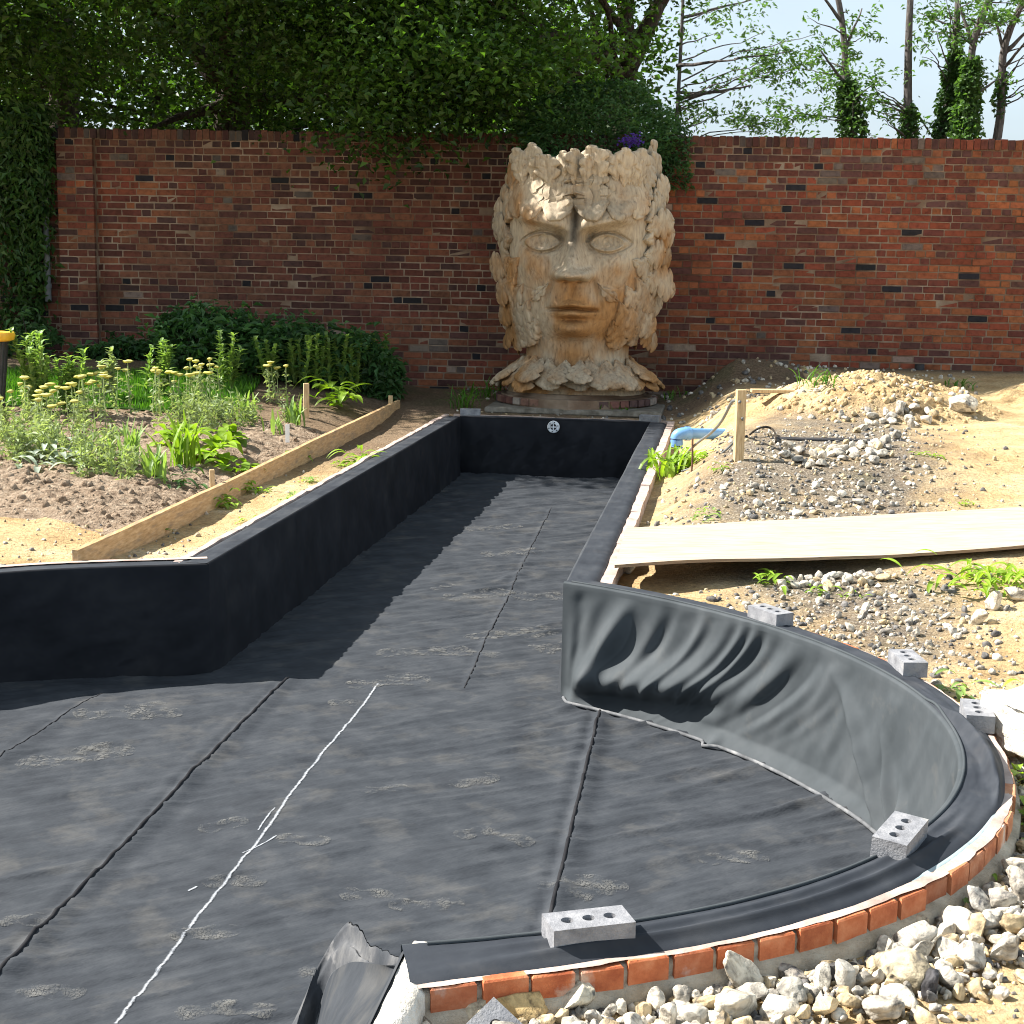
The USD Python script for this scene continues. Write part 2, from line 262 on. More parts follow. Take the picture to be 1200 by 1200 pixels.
M['pvc_grey'] = mat('grey_pipe', [(.09, .10, .105), (.13, .14, .145), (.17, .18, .18)], 8, 5, .55)
M['fitting'] = mat('pale_fitting', [(.40, .44, .48), (.52, .55, .58), (.6, .63, .65)], 10, 4, .45, spec=.5)
M['black'] = mat('black_plastic', [(.012, .012, .014), (.02, .02, .022), (.035, .034, .034)], 10, 4, .5, spec=.45)
M['rust'] = mat('rusty_steel', [(.06, .035, .025), (.11, .06, .04), (.17, .10, .06)], 40, 5, .85)
M['yellow'] = mat('orange_yellow_plastic', [(.78, .35, .02), (.85, .45, .03), (.88, .53, .07)], 8, 3, .4, spec=.5)
M['white_label'] = mat('white_label', [(.62, .62, .6), (.72, .72, .7), (.78, .78, .77)], 8, 3, .6)
M['slab'] = mat('slab', [(.08, .07, .055), (.14, .125, .10), (.21, .19, .16)], 12, 7, .9, bump=(70, .6, .006))
M['bark'] = mat('bark', [(.022, .017, .012), (.05, .04, .03), (.09, .075, .058)], 9, 8, .95, bump=(26, 1.0, .03), stretch=(3, 3, .7), spec=.15)
M['bark_pale'] = mat('ash_bark', [(.05, .043, .04), (.09, .08, .075), (.15, .135, .125)], 12, 8, .95, bump=(30, .8, .015), stretch=(3, 3, .7), spec=.15)
def leafmat(name, a, b, tr=.35, rough=.5, sp=.35): return mat(name, [a, tuple((np.array(a) + b) / 2), b], 3.0, 4, rough, attr='tone', spec=sp, translucent=tr)
M['oak_leaf'] = leafmat('oak_leaf', (.028, .070, .010), (.055, .115, .016), .45)
M['ivy_leaf'] = leafmat('ivy_leaf', (.022, .06, .013), (.045, .10, .02), .25)
M['ash_leaf'] = leafmat('ash_leaf', (.05, .11, .03), (.085, .16, .045), .45)
M['bush_leaf'] = leafmat('bush_leaf', (.035, .095, .03), (.06, .14, .042), .3)
M['bed_leaf'] = leafmat('bed_leaf', (.15, .25, .06), (.25, .35, .12), .4)
M['lime_leaf'] = leafmat('lime_leaf', (.14, .25, .018), (.24, .36, .035), .4)
M['silver_leaf'] = leafmat('silver_leaf', (.24, .29, .22), (.36, .41, .33), .2, .8, .15)
M['feather_leaf'] = leafmat('feathery_leaf', (.23, .29, .15), (.34, .40, .23), .35, .7, .2)
M['yellow_flower'] = leafmat('yellow_flower', (.50, .47, .13), (.62, .58, .24), .25, .8, .1)
M['white_flower'] = leafmat('white_flower', (.6, .6, .55), (.75, .75, .7), .25, .8, .1)
M['purple_flower'] = leafmat('purple_flower', (.10, .05, .35), (.16, .08, .5), .25, .8, .1)
M['grass'] = leafmat('grass_blade', (.045, .13, .012), (.08, .20, .02), .4)

# ------------------------------------------------------------------ ground mesh (a hole where the pool is)
def axis(lo, hi, st, far): 
    core = np.arange(lo, hi + st / 2, st); out = np.cumsum(0.05 * 1.45 ** np.arange(24)); out = out[out < far]
    return np.r_[(lo - out)[::-1], core, hi + out]
gx, gy = axis(-6.4, 7.0, .035, 400), axis(1.5, 17.3, .035, 400)
X, Y = np.meshgrid(gx, gy, indexing='ij'); Z = ground_z(X, Y)
def px_poly(pts, z=.05): return Polygon([at(*p, z)[:2] for p in pts])
def poly_mask(poly, x, y, soft):
    m = np.zeros(x.shape); b = poly.bounds; k = (x > b[0] - 1) & (x < b[2] + 1) & (y > b[1] - 1) & (y < b[3] + 1)
    pts = shapely.points(x[k], y[k]); inside = shapely.contains_xy(poly, x[k], y[k]); dist = shapely.distance(poly.exterior, pts)
    m[k] = sstep(-soft, soft, np.where(inside, dist, -dist)); return m
gravel = np.maximum(poly_mask(px_poly([(850, 655), (980, 650), (1110, 668), (1150, 735), (1060, 765), (950, 715)]), X, Y, .35), poly_mask(px_poly([(800, 560), (900, 518), (1060, 525), (1120, 590), (1000, 615), (810, 612)]), X, Y, .4))
gravel = np.clip(gravel * 1.0 + n2(X, Y, 3, 9) * 1.5 * (gravel > .05) + n2(X, Y, 14, 10) * .9 * (gravel > .05), 0, 1) * .8
soil = np.clip(sstep(14.0, 15.0, Y + n2(X, Y, 2, 5) * 1.2 - X * .05) * (X < 3.0) + sstep(15.6, 16.4, Y) , 0, 1)
qq = (X - LN[0]) * NR[0] + (Y - LN[1]) * NR[1]
soil = np.maximum(soil, sstep(10.2, 12.5, Y) * sstep(0.0, -.15, qq) * .9)
moss = np.clip(n2(X, Y, 2.5, 12) * 3 + .1, 0, 1) * sstep(14.3, 14.9, Y) * (X < 3.0) + np.clip(n2(X, Y, 3, 14) * 4 - .55, 0, 1) * (Y > 3.5) * (X > .3) * .6
tone = np.stack([gravel, np.clip(soil, 0, 1), np.clip(moss, 0, 1)], -1)
f = grid_faces(len(gx), len(gy)); c = np.stack([X, Y], -1).reshape(-1, 2)[f].mean(1)
f = f[~inside_pool(c[:, 0], c[:, 1], .06)]
g = put('ground', (np.stack([X, Y, Z], -1).reshape(-1, 3), tri(f)), M['ground'], smooth=True, tone=tone.reshape(-1, 3), kind='structure')
tag(g, 'sandy building ground with gravel patches and heaps of earth around the pool')

# ------------------------------------------------------------------ planting bed soil and lawn
bx, by = np.arange(-5.6, -1.0, .025), np.arange(6.8, 13.5, .025)
BX, BY = np.meshgrid(bx, by, indexing='ij')
m = sstep(0.02, -.02, BX - bed_edge(BY) + .03) * sstep(7.9, 9.0, BY + (BX + 2.3) * .42 + n2(BX, BY, 2, 41) * .8) * sstep(13.4, 13.0, BY)
BZ = ground_z(BX, BY) - .04 + m * (.085 + n2(BX, BY, 7, 42, 4) * .10 + n2(BX, BY, 19, 43, 3) * .07)
bf = grid_faces(len(bx), len(by)); BEDM = m; keep = m.reshape(-1)[bf].max(1) > .25
g = put('planting_bed', (np.stack([BX, BY, BZ], -1).reshape(-1, 3), tri(bf[keep])), M['soil'], smooth=True, kind='structure'); tag(g, 'cloddy brown soil of the planting bed behind the timber edging')
def bed_z(x, y): return float(ground_z(x, y)) + (.035 if x < bed_edge(y) and y > 8.5 else 0)
def blades(n, xs, ys, zs, h, wdt, r, lean=.35):
    a = r.uniform(0, 2 * np.pi, n); hh = h * r.uniform(.5, 1.2, n); l = hh * r.uniform(0, lean, n); b = r.uniform(0, 2 * np.pi, n)
    base = np.c_[xs, ys, zs]; side = np.c_[np.cos(a), np.sin(a), np.zeros(n)] * (wdt * r.uniform(.6, 1.3, n))[:, None]; ld = np.c_[np.cos(b) * l, np.sin(b) * l, hh]
    mid = base + ld * [.35, .35, .55]
    v = np.stack([base - side, base + side, mid + side * .8, mid - side * .8, base + ld], 1).reshape(-1, 3)
    k = np.arange(n)[:, None] * 5; f = np.vstack([k + [0, 1, 2], k + [0, 2, 3], k + [3, 2, 4]])
    t = np.repeat(r.uniform(.65, 1.3, n), 5)[:, None] * np.array([1, 1, 1.0]); return (v, f), t
lx, ly = np.meshgrid(np.arange(-8, -2.55, .1), np.arange(13.45, 15.45, .1), indexing='ij')
lm = (lx < -2.6) & (ly > 13.4 + n2(lx, ly, 1, 50) * .3)
lf = grid_faces(*lx.shape); lf = lf[lm.reshape(-1)[lf].all(1)]
g = put('lawn', (np.stack([lx, ly, ground_z(lx, ly) + .012], -1).reshape(-1, 3), tri(lf)), M['grass'], smooth=True, tone=np.full((lx.size, 3), .45), kind='structure'); tag(g, 'strip of lawn between the planting bed and the brick wall')
r = np.random.default_rng(11); n = 26000; xs, ys = r.uniform(-7, -2.6, n), r.uniform(13.5, 15.4, n)
mm, t = blades(n, xs, ys, ground_z(xs, ys), .07, .005, r)
g = put('lawn_grass', mm, M['grass'], tone=t, kind='stuff'); tag(g, 'short green grass of the lawn strip by the wall', 'grass')

# ------------------------------------------------------------------ the pool liner
ridge = lambda x: 1 - np.abs(2 * (x - np.floor(x)) - 1)
liner = thing('pool_liner', 'black cloth pool liner covering the floor, walls and rim of the pool', 'pool liner', (0, 0, 0))
fx, fy = np.arange(-3.5, 1.75, .0175), np.arange(1.2, 14.75, .0175)
FX, FY = np.meshgrid(fx, fy, indexing='ij')
q = (FX - LN[0]) * NR[0] + (FY - LN[1]) * NR[1]; s = (FX - LN[0]) * U[0] + (FY - LN[1]) * U[1]
warp = n2(FX, FY, .9, 60) * 1.5
def crease(freq_s, freq_q, slope, seed, sharp):                          # creases that run mostly across the rill
    a = s * freq_s + q * slope + warp * 1.6
    w = meshkit.fbm(np.stack([a, q * freq_q, np.full_like(a, seed * 1.7)], -1), 2, seed); return np.exp(-((w - .5) / sharp) ** 2)
amp = .3 + 1.15 * np.clip(n2(FX, FY, .7, 61) + .35, 0, 1)
FZ = D + n2(FX, FY, 1.2, 62) * .03 + amp * (.017 * crease(2.2, .40, -1.7, 63, .045) + .011 * crease(4.6, .7, -3.6, 64, .05) + .009 * crease(8.5, 1.0, -6.0, 65, .06) + .006 * crease(15, 1.6, -9, 59, .07)) 
FZ += (sstep(1.1, .2, np.hypot(FX - RN[0] - .3, FY - RN[1] + .5)) * .016 * crease(7, .35, -3.0, 66, .06)) + .012 * crease(5, .5, -4, 67, .05) * sstep(.3, 1.2, q - 2.2) * sstep(1.4, .6, np.abs(s + 1.3))
def seam_line(p0, p1, step=.02):
    d = (np.array(p1) - p0); L = np.hypot(*d); d /= L; a = (FX - p0[0]) * d[0] + (FY - p0[1]) * d[1]; o = (FX - p0[0]) * d[1] - (FY - p0[1]) * d[0] + n2(a, a * 0, .9, 68) * .03
    on = sstep(-.05, .05, a) * sstep(L + .05, L - .05, a)
    return on * (step * 2.1 * sstep(-.10, -.012, o) * sstep(.012, -.010, o) - step * .3 * np.exp(-((o - .02) / .02) ** 2) + step * .5 * np.exp(-((o - .06) / .03) ** 2)), None
SEAMS = [((-1.13, 7.305), (-1.60, 3.4)), ((.424, 6.855), (.10, 4.25)), ((.325, 12.6), (-.235, 7.2)), ((-1.99, 7.0), (-2.5, 3.9))]
dark = np.zeros(FX.shape, bool)
for k, (a, b) in enumerate(SEAMS):
    h, d_ = seam_line(a, b, (.0085, .008, .003, .004)[k]); FZ += h
ff = grid_faces(len(fx), len(fy)); c = np.stack([FX, FY], -1).reshape(-1, 2)[ff].mean(1)
ff = ff[inside_pool(c[:, 0], c[:, 1], .03)]
FP = np.stack([FX, FY, FZ], -1).reshape(-1, 3); use = np.unique(ff); re = np.full(len(FP), -1); re[use] = np.arange(len(use))
put('floor_sheet', (FP[use], tri(re[ff])), M['liner_floor'], liner, smooth=True)
from scipy.interpolate import RegularGridInterpolator
floor_i = RegularGridInterpolator((fx, fy), FZ, bounds_error=False, fill_value=D)
def floor_z(p): return floor_i(np.asarray(p)[..., :2])

def wall_sheet(name, path, outw, cope, batter=.03, disp=None, nv=46, z1=0.0, sag=None, nope=14, mat_=None, rim_mat=None):
    """Cloth from the floor up the wall, round the rim and out over the coping. path: inner edge (n,2); outw: outward unit normals; cope: width over the coping."""
    n = len(path); s_ = np.r_[0, np.cumsum(np.linalg.norm(np.diff(path, axis=0), axis=1))]; cope = np.broadcast_to(cope, n)
    t = np.linspace(0, 1, nv)                                            # 0 at the floor, 1 at the rim
    rad = .014; rows = []
    S, T = np.meshgrid(s_, t, indexing='ij')
    off = -batter * (1 - T) ** 1.5 * sstep(0, .12, S) * sstep(0, .12, s_[-1] - S); z = D - .012 + (z1 - rad - D) * T
    if disp is not None:
        dd = disp(S, T) * sstep(0, .10, S) * sstep(0, .10, s_[-1] - S); off = off - dd
    rows.append((off, z))
    for a in np.linspace(.2, 1, 5) * np.pi / 2: rows.append((np.full((n, 1), rad - rad * math.cos(a)) + (off[:, -1:] * math.cos(a)), np.full((n, 1), z1 - rad + rad * math.sin(a))))
    w = np.linspace(0, 1, nope)[1:]
    co = rad + (cope[:, None] - rad) * w; zz = z1 + n2(S[:, :1] + w * .2, w + S[:, :1] * 0, 5, 71) * .012 * np.sin(np.pi * np.clip(w, 0, 1)) + n2(S[:, :1], w + S[:, :1] * 0, 9, 74) * .004 - w ** 8 * .02
    if sag is not None: zz = zz + sag(S[:, :1] + 0 * w, w + 0 * S[:, :1])
    rows.append((co, zz))
    O = np.hstack([a for a, b in rows]); Z_ = np.hstack([b for a, b in rows])
    P = np.concatenate([path[:, None] + outw[:, None] * O[..., None], Z_[..., None]], -1); c_ = nv + 4
    put(name.replace('wall', 'rim').replace('end', 'end_rim'), grid(P[:, c_:]), rim_mat or M['liner_rim'], liner, smooth=True)
    return put(name, grid(P[:, :c_ + 1]), mat_ or M['liner'], liner, smooth=True), P
def normals(path, toward):                                               # unit normals pointing away from the point toward
    t = np.gradient(path, axis=0); t /= np.linalg.norm(t, axis=1, keepdims=True); nrm = np.c_[t[:, 1], -t[:, 0]]
    return nrm * np.sign(((path - toward) * nrm).sum(1))[:, None]
mid_rill = (LN + RF) / 2
soft = lambda k: (lambda S, T: (n2(S, T * .35, 3.5, k) * .035 + n2(S, T * .5, 11, k + 1) * .010) * np.sin(np.pi * T ** .8) + n2(S * 0 + .3, S, 1.1, k + 2) * .03 * T)
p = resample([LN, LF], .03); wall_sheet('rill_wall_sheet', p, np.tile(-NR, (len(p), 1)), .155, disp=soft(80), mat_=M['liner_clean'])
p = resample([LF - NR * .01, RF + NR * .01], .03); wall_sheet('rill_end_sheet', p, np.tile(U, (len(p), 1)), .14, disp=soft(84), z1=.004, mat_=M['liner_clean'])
p = resample([RF, RN], .03); wall_sheet('rill_wall_sheet', p, np.tile(NR, (len(p), 1)), .165, disp=soft(88), z1=.002)
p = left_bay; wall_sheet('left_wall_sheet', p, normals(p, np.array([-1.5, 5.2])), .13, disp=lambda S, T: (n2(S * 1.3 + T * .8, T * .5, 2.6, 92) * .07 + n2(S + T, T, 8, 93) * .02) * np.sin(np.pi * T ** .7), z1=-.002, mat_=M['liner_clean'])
# the right bay: cloth hanging in folds that gather towards the corner with the rill
def bay_folds(S, T):
    u = 1 - T                                                            # 0 at the rim, 1 at the floor
    s0g = np.linspace(0, 7, 1400)
    out = np.zeros(S.shape)
    gather = lambda x: np.where(x < .5, .03 + .30 * x, np.where(x < 1.35, .18 + (x - .5) * .62, .707 + (x - 1.35) * 1.12)) 
    prof = meshkit.fbm(np.stack([s0g * 8.2, np.zeros_like(s0g), np.zeros_like(s0g)], -1), 2, 101)
    prof = np.sin((s0g * 3.7 + 1.1 * (meshkit.fbm(np.stack([s0g * 2.1, s0g * 0, s0g * 0], -1), 2, 103) - .5) * 6) * 2 * np.pi / 1.12) * .42 * (.4 + 1.4 * meshkit.noise(np.stack([s0g * 2.7, s0g * 0 + 4, s0g * 0], -1), 104)) + (prof - .5) * 2.0
    fade = sstep(1.9, 1.2, s0g) * .9 + .10 + .5 * np.exp(-((s0g - 1.55) / .16) ** 2)
    for j in range(S.shape[1]):
        uu = u[0, j]; k = uu ** 1.5
        pos = s0g * (1 - k) + np.minimum(gather(s0g), s0g + .5) * k; pos = np.maximum.accumulate(pos + np.arange(len(pos)) * 1e-9)
        s0 = np.interp(S[:, j], pos, s0g); w = np.interp(s0, s0g, prof * fade)
        out[:, j] = w * .019 * (.35 + 1.3 * meshkit.noise(np.stack([S[:, j] * 3.1, S[:, j] * 0 + uu * 1.7, S[:, j] * 0], -1), 107)) * (.22 + 1.5 * np.sin(np.pi * uu) ** .8 * (1 - uu ** 3)) * (1 - .75 * sstep(.72, .98, uu))
    big = .03 * np.exp(-((S - .42 - .9 * (1 - u) ** 1.5) / .20) ** 2) * np.sin(np.pi * u ** 1.6) + .07 * np.exp(-((S - .10 - .28 * (1 - u)) / .06) ** 2) * np.sin(np.pi * u ** 1.2)
    cuts = .085 * np.exp(-((u - (.74 - .24 * (S - .10))) / .13) ** 2) * sstep(.03, .25, S) * sstep(1.25, .5, S) - .03 * np.exp(-((u - (.93 - .26 * (S - .10))) / .06) ** 2) * sstep(.03, .22, S) * sstep(1.1, .6, S)
    for c_, (a, b_, w_) in enumerate([(1.55, 2.15, .05), (1.86, 2.28, .03), (2.0, 2.36, .03)]):
        cuts = cuts + .05 * np.exp(-((S - (a + (b_ - a) * u ** .8)) / w_) ** 2) * sstep(.05 + .22 * c_, .45 + .2 * c_, u) * sstep(1.05, .8, u)
    out = out + (meshkit.fbm(np.stack([S * 9 + u * 2.5, u * .8, S * 0], -1), 2, 106) - .5) * .022 * sstep(0, .12, u) * sstep(1, .9, u)
    curl = .05 * np.exp(-((S - .98) / .03) ** 2) * sstep(.86, .97, u)
    return (out + big + cuts + curl) * sstep(0, .06, S) + sstep(.85, 1, u) * .05 * sstep(2.6, 1.6, S)
bs = np.r_[np.linspace(phi0, phi1, 620)]
p = bay(bs); po = bay(bs, 0, True); width = np.linalg.norm(po - p, axis=1) - .018; width = width - .022 * np.exp(-((bs + .62) / .28) ** 2); width = np.clip(width, .07, .3)
def bundle(S, w):                                                        # the cloth bunched in rolls on the near right of the rim
    z = 0
    for (a, b_, c0, c1, h) in [(2.45, 3.25, .2, .75, .035), (2.6, 3.35, .45, .95, .03), (2.3, 3.0, .02, .45, .022), (3.3, 5.2, .55, .75, .018), (3.2, 5.3, .2, .4, .012)]:
        x = (S - a) / (b_ - a); z = z + h * np.exp(-((w - (c0 + (c1 - c0) * np.clip(x, 0, 1))) / .10) ** 2) * sstep(0, .25, x) * sstep(1, .8, x)
    return z
bay_prim, bayP = wall_sheet('bay_wall_sheet', p, normals(p, CC), width, batter=.04, disp=bay_folds, nv=90, sag=bundle, z1=.014, nope=26, mat_=M['liner_bay'])
put('rim_hem', tube(bayP[4:-4:4, 90 + 5] + [0, 0, .002], .0055, 6), M['liner_bay'], liner, smooth=True)
hem = bayP[:330, 0] + np.array([0, 0, .028]); hem[:, :2] -= normals(p, CC)[:330] * .012
put('hem', tube(hem[4::3], .0085, 7), mat('hem_cloth', [(.05, .052, .055), (.10, .104, .11), (.22, .22, .22)], 9, 5, .8), liner, smooth=True, label='pale dusty hem of the bay cloth lying on the floor')
p = resample(chan_r, .03); wall_sheet('channel_wall_sheet', p, np.tile(NR, (len(p), 1)), .02, disp=soft(96), z1=-.004, nope=4)
# a standing pleat of spare cloth in the near corner
rd = np.vstack([at(470, 1128, -.01), at(452, 1113, -.10), at(430, 1098, -.18), at(405, 1083, -.25), at(386, 1108, -.33), at(370, 1138, -.40), at(357, 1170, -.45), at(346, 1205, -.49), at(330, 1260, -.56)])
rdg = spline(rd, 70); w_ = np.linspace(0, 1, 70)[:, None]
foot = rdg + np.array([-.06, .05, 0]); foot[:, 2] = D - .02
front = np.vstack([at(471, 1131, -.012), at(455, 1131, -.05), at(435, 1129, -.12), at(415, 1127, -.20), at(392, 1138, -.33), at(381, 1160, -.43), at(375, 1185, -.49), at(369, 1212, -.52), at(360, 1265, -.56)]); frt = spline(front, 70)
tt = np.linspace(0, 1, 24)[None, :, None]
Lf_ = foot[:, None] * (1 - tt) + rdg[:, None] * tt; Rt = rdg[:, None] * (1 - tt) + frt[:, None] * tt
Rt[..., 2] -= .035 * np.sin(np.pi * tt[..., 0]); Rt[..., 2] += .02 * np.sin(tt[..., 0] * 9 + w_ * 7) * np.sin(np.pi * tt[..., 0])
PL = np.concatenate([Lf_, Rt[:, 1:]], 1); PL += ((n2(PL[..., 0] * 3, PL[..., 1] * 3, 5, 99)) * .03 * np.r_[np.linspace(0, 1, 24), np.linspace(1, 0, 23)])[..., None]
kb = np.linspace(0, 1, 70)[:, None]; edge_ = np.c_[(bay_in[-1] + NR * .015 + U * .02) - U * 1.1 * kb ** 1.3, np.full(70, .006)]; ta = np.linspace(0, 1, 20)[None, :, None]; AP = frt[:, None] * (1 - ta) + edge_[:, None] * ta; AP[..., 2] -= .05 * np.sin(np.pi * ta[..., 0]) * np.minimum(1, 4 * kb); AP[..., 2] += n2(AP[..., 0], AP[..., 1], 9, 98) * .02 * np.sin(np.pi * ta[..., 0])
put('apron', grid(AP), M['liner_floor'], liner, smooth=True, label='loose dusty cloth sloping from the pleat up to the mortar edge')
put('pleat', grid(PL), M['pleat'], liner, smooth=True, label='standing pleat of spare cloth in the near corner')
# near-black tubes along the floor seams; their dark tone paints the shadow gap
M['welt'] = mat('seam_shadow', [(.010, .010, .012), (.015, .015, .017), (.022, .022, .024)], 8, 5, .8, spec=.1); M['welt_edge'] = mat('seam_edge', [(.045, .047, .05), (.06, .063, .068), (.085, .087, .09)], 14, 6, .8, spec=.1)
for k, (a, b) in enumerate(SEAMS):
    t_ = np.linspace(0, 1, 120)[:, None]; c_ = np.array(a) * (1 - t_) + np.array(b) * t_; d_ = (np.array(b) - a) / np.hypot(*(np.array(b) - a)); aa = t_[:, 0] * np.hypot(*(np.array(b) - a)); c_ = c_ + np.array([d_[1], -d_[0]]) * (-n2(aa, aa * 0, .9, 68) * .03)[:, None]
    sc_ = (1, .9, .55, .5)[k]; sd_ = np.array([-U[1], U[0]]) * -1; q_ = c_ + np.array([.99, -.14]) * .012
    put('seam', tube(np.c_[q_, floor_z(q_) - .001 + .003 * np.convolve(n2(aa, aa * 0 + 7, 2, 58), np.ones(5) / 5, 'same')], .0085 * sc_, 7), M['welt'], liner, smooth=True)
# chalk line and boot prints on the floor
def dust(name, colour, core):
    n = {'g': ('geometry', {}), 'a': ('attribute', {'attribute': 'tone'}), 'sc': ('separate_color', {}), 'p': ('principled_bsdf', {'base_color': colour, 'roughness': .95, 'specular_ior_level': .1}), 't': ('transparent_bsdf', {}), 'mx': ('mix_closure', {}), 'n': ('noise_texture', {'scale': 55, 'detail': 5, 'roughness': .7})}
    l = [('a.color', 'sc.color'), ('g.position', 'n.vector'), ('t.BSDF', 'mx.closure1'), ('p.BSDF', 'mx.closure2')]
    if core:
        n |= {'c': ('math', {'math_type': 'subtract', 'value2': .5}), 'ab': ('math', {'math_type': 'absolute'}), 'sb': ('math', {'math_type': 'multiply_add', 'value2': -1.15}), 'mr': ('map_range', {'from_min': .10, 'from_max': .62, 'to_min': 0, 'to_max': .9, 'clamp': True})}
        l += [('sc.r', 'c.value1'), ('c.value', 'ab.value1'), ('ab.value', 'sb.value1'), ('n.fac', 'sb.value3'), ('sb.value', 'mr.value'), ('mr.result', 'mx.fac')]
    else:
        n |= {'m': ('mapping', {'scale': (17, 7, 31)}), 'v': ('voronoi_texture', {'feature': 'distance_to_edge', 'scale': 1.0}), 'e': ('map_range', {'from_min': .03, 'from_max': .12, 'to_min': 0, 'to_max': 1, 'clamp': True}), 'n2': ('noise_texture', {'scale': 16, 'detail': 4}), 'th': ('map_range', {'from_min': .44, 'from_max': .70, 'to_min': 0, 'to_max': .8, 'clamp': True}), 'mu': ('math', {'math_type': 'multiply'})}
        l += [('a.color', 'm.vector'), ('m.vector', 'v.vector'), ('v.distance', 'e.value'), ('g.position', 'n2.vector'), ('n2.fac', 'th.value'), ('e.result', 'mu.value1'), ('th.result', 'mu.value2'), ('mu.value', 'mx.fac')]
    return usdkit.material(stage, '/World/Looks/' + name, n, l, surface='mx.closure')
M['chalk'] = dust('chalk_dust', (.42, .44, .47), True); M['dust'] = dust('boot_dust', (.125, .124, .118), False)
def strip_on_floor(pts, w, r):
    pts = resample(np.array(pts)[:, :2], .02); t = np.gradient(pts, axis=0); t /= np.linalg.norm(t, axis=1, keepdims=True); nn = np.c_[-t[:, 1], t[:, 0]]
    j = n2(np.arange(len(pts)) * .02, np.zeros(len(pts)), 2.2, int(w * 1e5))[:, None] * .016; k = np.linspace(1, -1, 5); P = np.stack([np.c_[pts + nn * (j + w * e), floor_z(pts + nn * (j + w * e)) + .003] for e in k], 1)
    return grid(P, flip=True), np.repeat(np.stack([(k + 1) / 2, k * 0, k * 0], -1)[None], len(pts), 0).reshape(-1, 3)
def chalk(pts, w): m_, t_ = strip_on_floor(pts, w, None); put('chalk_line', m_, M['chalk'], liner, tone=t_)
r = np.random.default_rng(21)
cl = [at(x, y, D) for x, y in [(443, 803), (405, 855), (362, 905), (300, 990), (252, 1050), (200, 1122), (135, 1205)]]
chalk(cl, .010)
chalk([at(325, 981, D), at(300, 995, D), at(285, 1002, D)], .006)
chalk([at(323, 950, D), at(312, 962, D), at(303, 975, D)], .006); chalk([at(232, 1042, D), at(222, 1047, D)], .008)
def boot_print(px, py, ang, L=.28, wide=1.0):
    c0 = at(px, py, D)[:2]; d = np.array([math.cos(ang), math.sin(ang)]); nn = np.array([-d[1], d[0]]); u_, v_ = np.meshgrid(np.linspace(0, 1, 16), np.linspace(-1, 1, 5), indexing='ij')
    w_ = .050 * wide * (1 - .40 * np.exp(-((u_ - .40) / .12) ** 2)) * np.clip(np.sqrt(np.clip(1 - (2 * u_ - 1) ** 6, 0, 1)), .3, 1); q_ = c0 + d * ((u_ - .5) * L)[..., None] + nn * (v_ * w_)[..., None]
    put('boot_print', grid(np.concatenate([q_, floor_z(q_)[..., None] + .0035], -1), flip=False), M['dust'], liner, tone=np.stack([u_, v_ * .5 + .5, np.full_like(u_, r.random())], -1).reshape(-1, 3))
for (px, py, an) in [(668, 1037, .15), (700, 1046, -.2), (430, 1050, .3), (560, 975, .2), (600, 985, .1), (262, 968, .2), (355, 987, .2), (275, 1035, 0), (240, 1097, .2), (100, 885, .3), (170, 830, .2), (555, 920, .1), (245, 1190, .1), (290, 1190, .2), (500, 1060, .3), (860, 1008, .3), (600, 745, .1), (620, 740, .15), (520, 690, .3), (405, 825, .2), (560, 770, .2), (30, 1080, .3), (395, 1150, -.2), (60, 1165, .2), (450, 930, .1)]:
    boot_print(px, py, an + r.normal(0, .45), r.uniform(.17, .29))
for (px, py, L, w_) in [(600, 744, .60, 2.6), (500, 765, .55, 2.0), (640, 700, .5, 2.2), (455, 800, .45, 2.2), (560, 700, .5, 2.0), (600, 650, .5, 2.0), (90, 890, .5, 2.2), (150, 840, .5, 1.6), (660, 760, .4, 2.4), (580, 620, .5, 2.0)]: boot_print(px, py, r.uniform(.1, .6), L, w_)

# ------------------------------------------------------------------ kerbs round the pool
kerb = thing('curved_brick_kerb', 'curved kerb of orange bricks laid on edge round the right bay of the pool', 'brick kerb')
ph = np.linspace(phi0 - .10, phi1, 2000); ko = bay(ph, 0, True); s_ = np.r_[0, np.cumsum(np.linalg.norm(np.diff(ko, axis=0), axis=1))]
r = np.random.default_rng(31); pos = s_[-1] - .06; 
while pos > .1:
    w = .1025 * r.uniform(.97, 1.03); i = np.searchsorted(s_, pos - w / 2); c0 = ko[i]; d = ko[min(i + 6, len(ko) - 1)] - ko[i - 6]; rz = math.atan2(d[1], d[0]); nrm = np.array([d[1], -d[0]]) / np.hypot(*d); nrm *= np.sign((c0 - CC) @ nrm)
    bl = min(.205, np.hypot(*(c0 - CC)) - np.polyval(PIN, math.atan2(c0[1] - CC[1], c0[0] - CC[0])) - .06); c1 = c0 - nrm * (bl / 2 + r.normal(0, .003))
    b = box(c1[0], c1[1], -.039 + r.normal(0, .0025), w, bl, .068, rz + r.normal(0, .012), .004)
    tn = np.array([1, 1, 1]) * r.uniform(.75, 1.15) * ([1, 1, 1] if r.random() > .15 else [.8, .85, .95])
    k_ = sstep(.55, .0, abs(math.atan2(c0[1] - CC[1], c0[0] - CC[0]) + .30)) * r.uniform(.6, 1); tn = tn * (1 - k_) + np.array([1.12, 1.9, 2.6]) * k_
    put('brick', b, M['brick_new'], kerb, smooth=False, tone=np.tile(tn, (len(b[0]), 1)))
    pos -= w + r.uniform(.009, .017)
pp = ko[::8]; nn = normals(pp, CC)
def ribbon(path, nn, prof):                                              # prof: (offset outward, z) pairs
    prof = np.asarray(prof); P = np.concatenate([path[:, None] + nn[:, None] * prof[None, :, :1], np.broadcast_to(prof[None, :, 1:], (len(path), len(prof), 1))], -1); return P
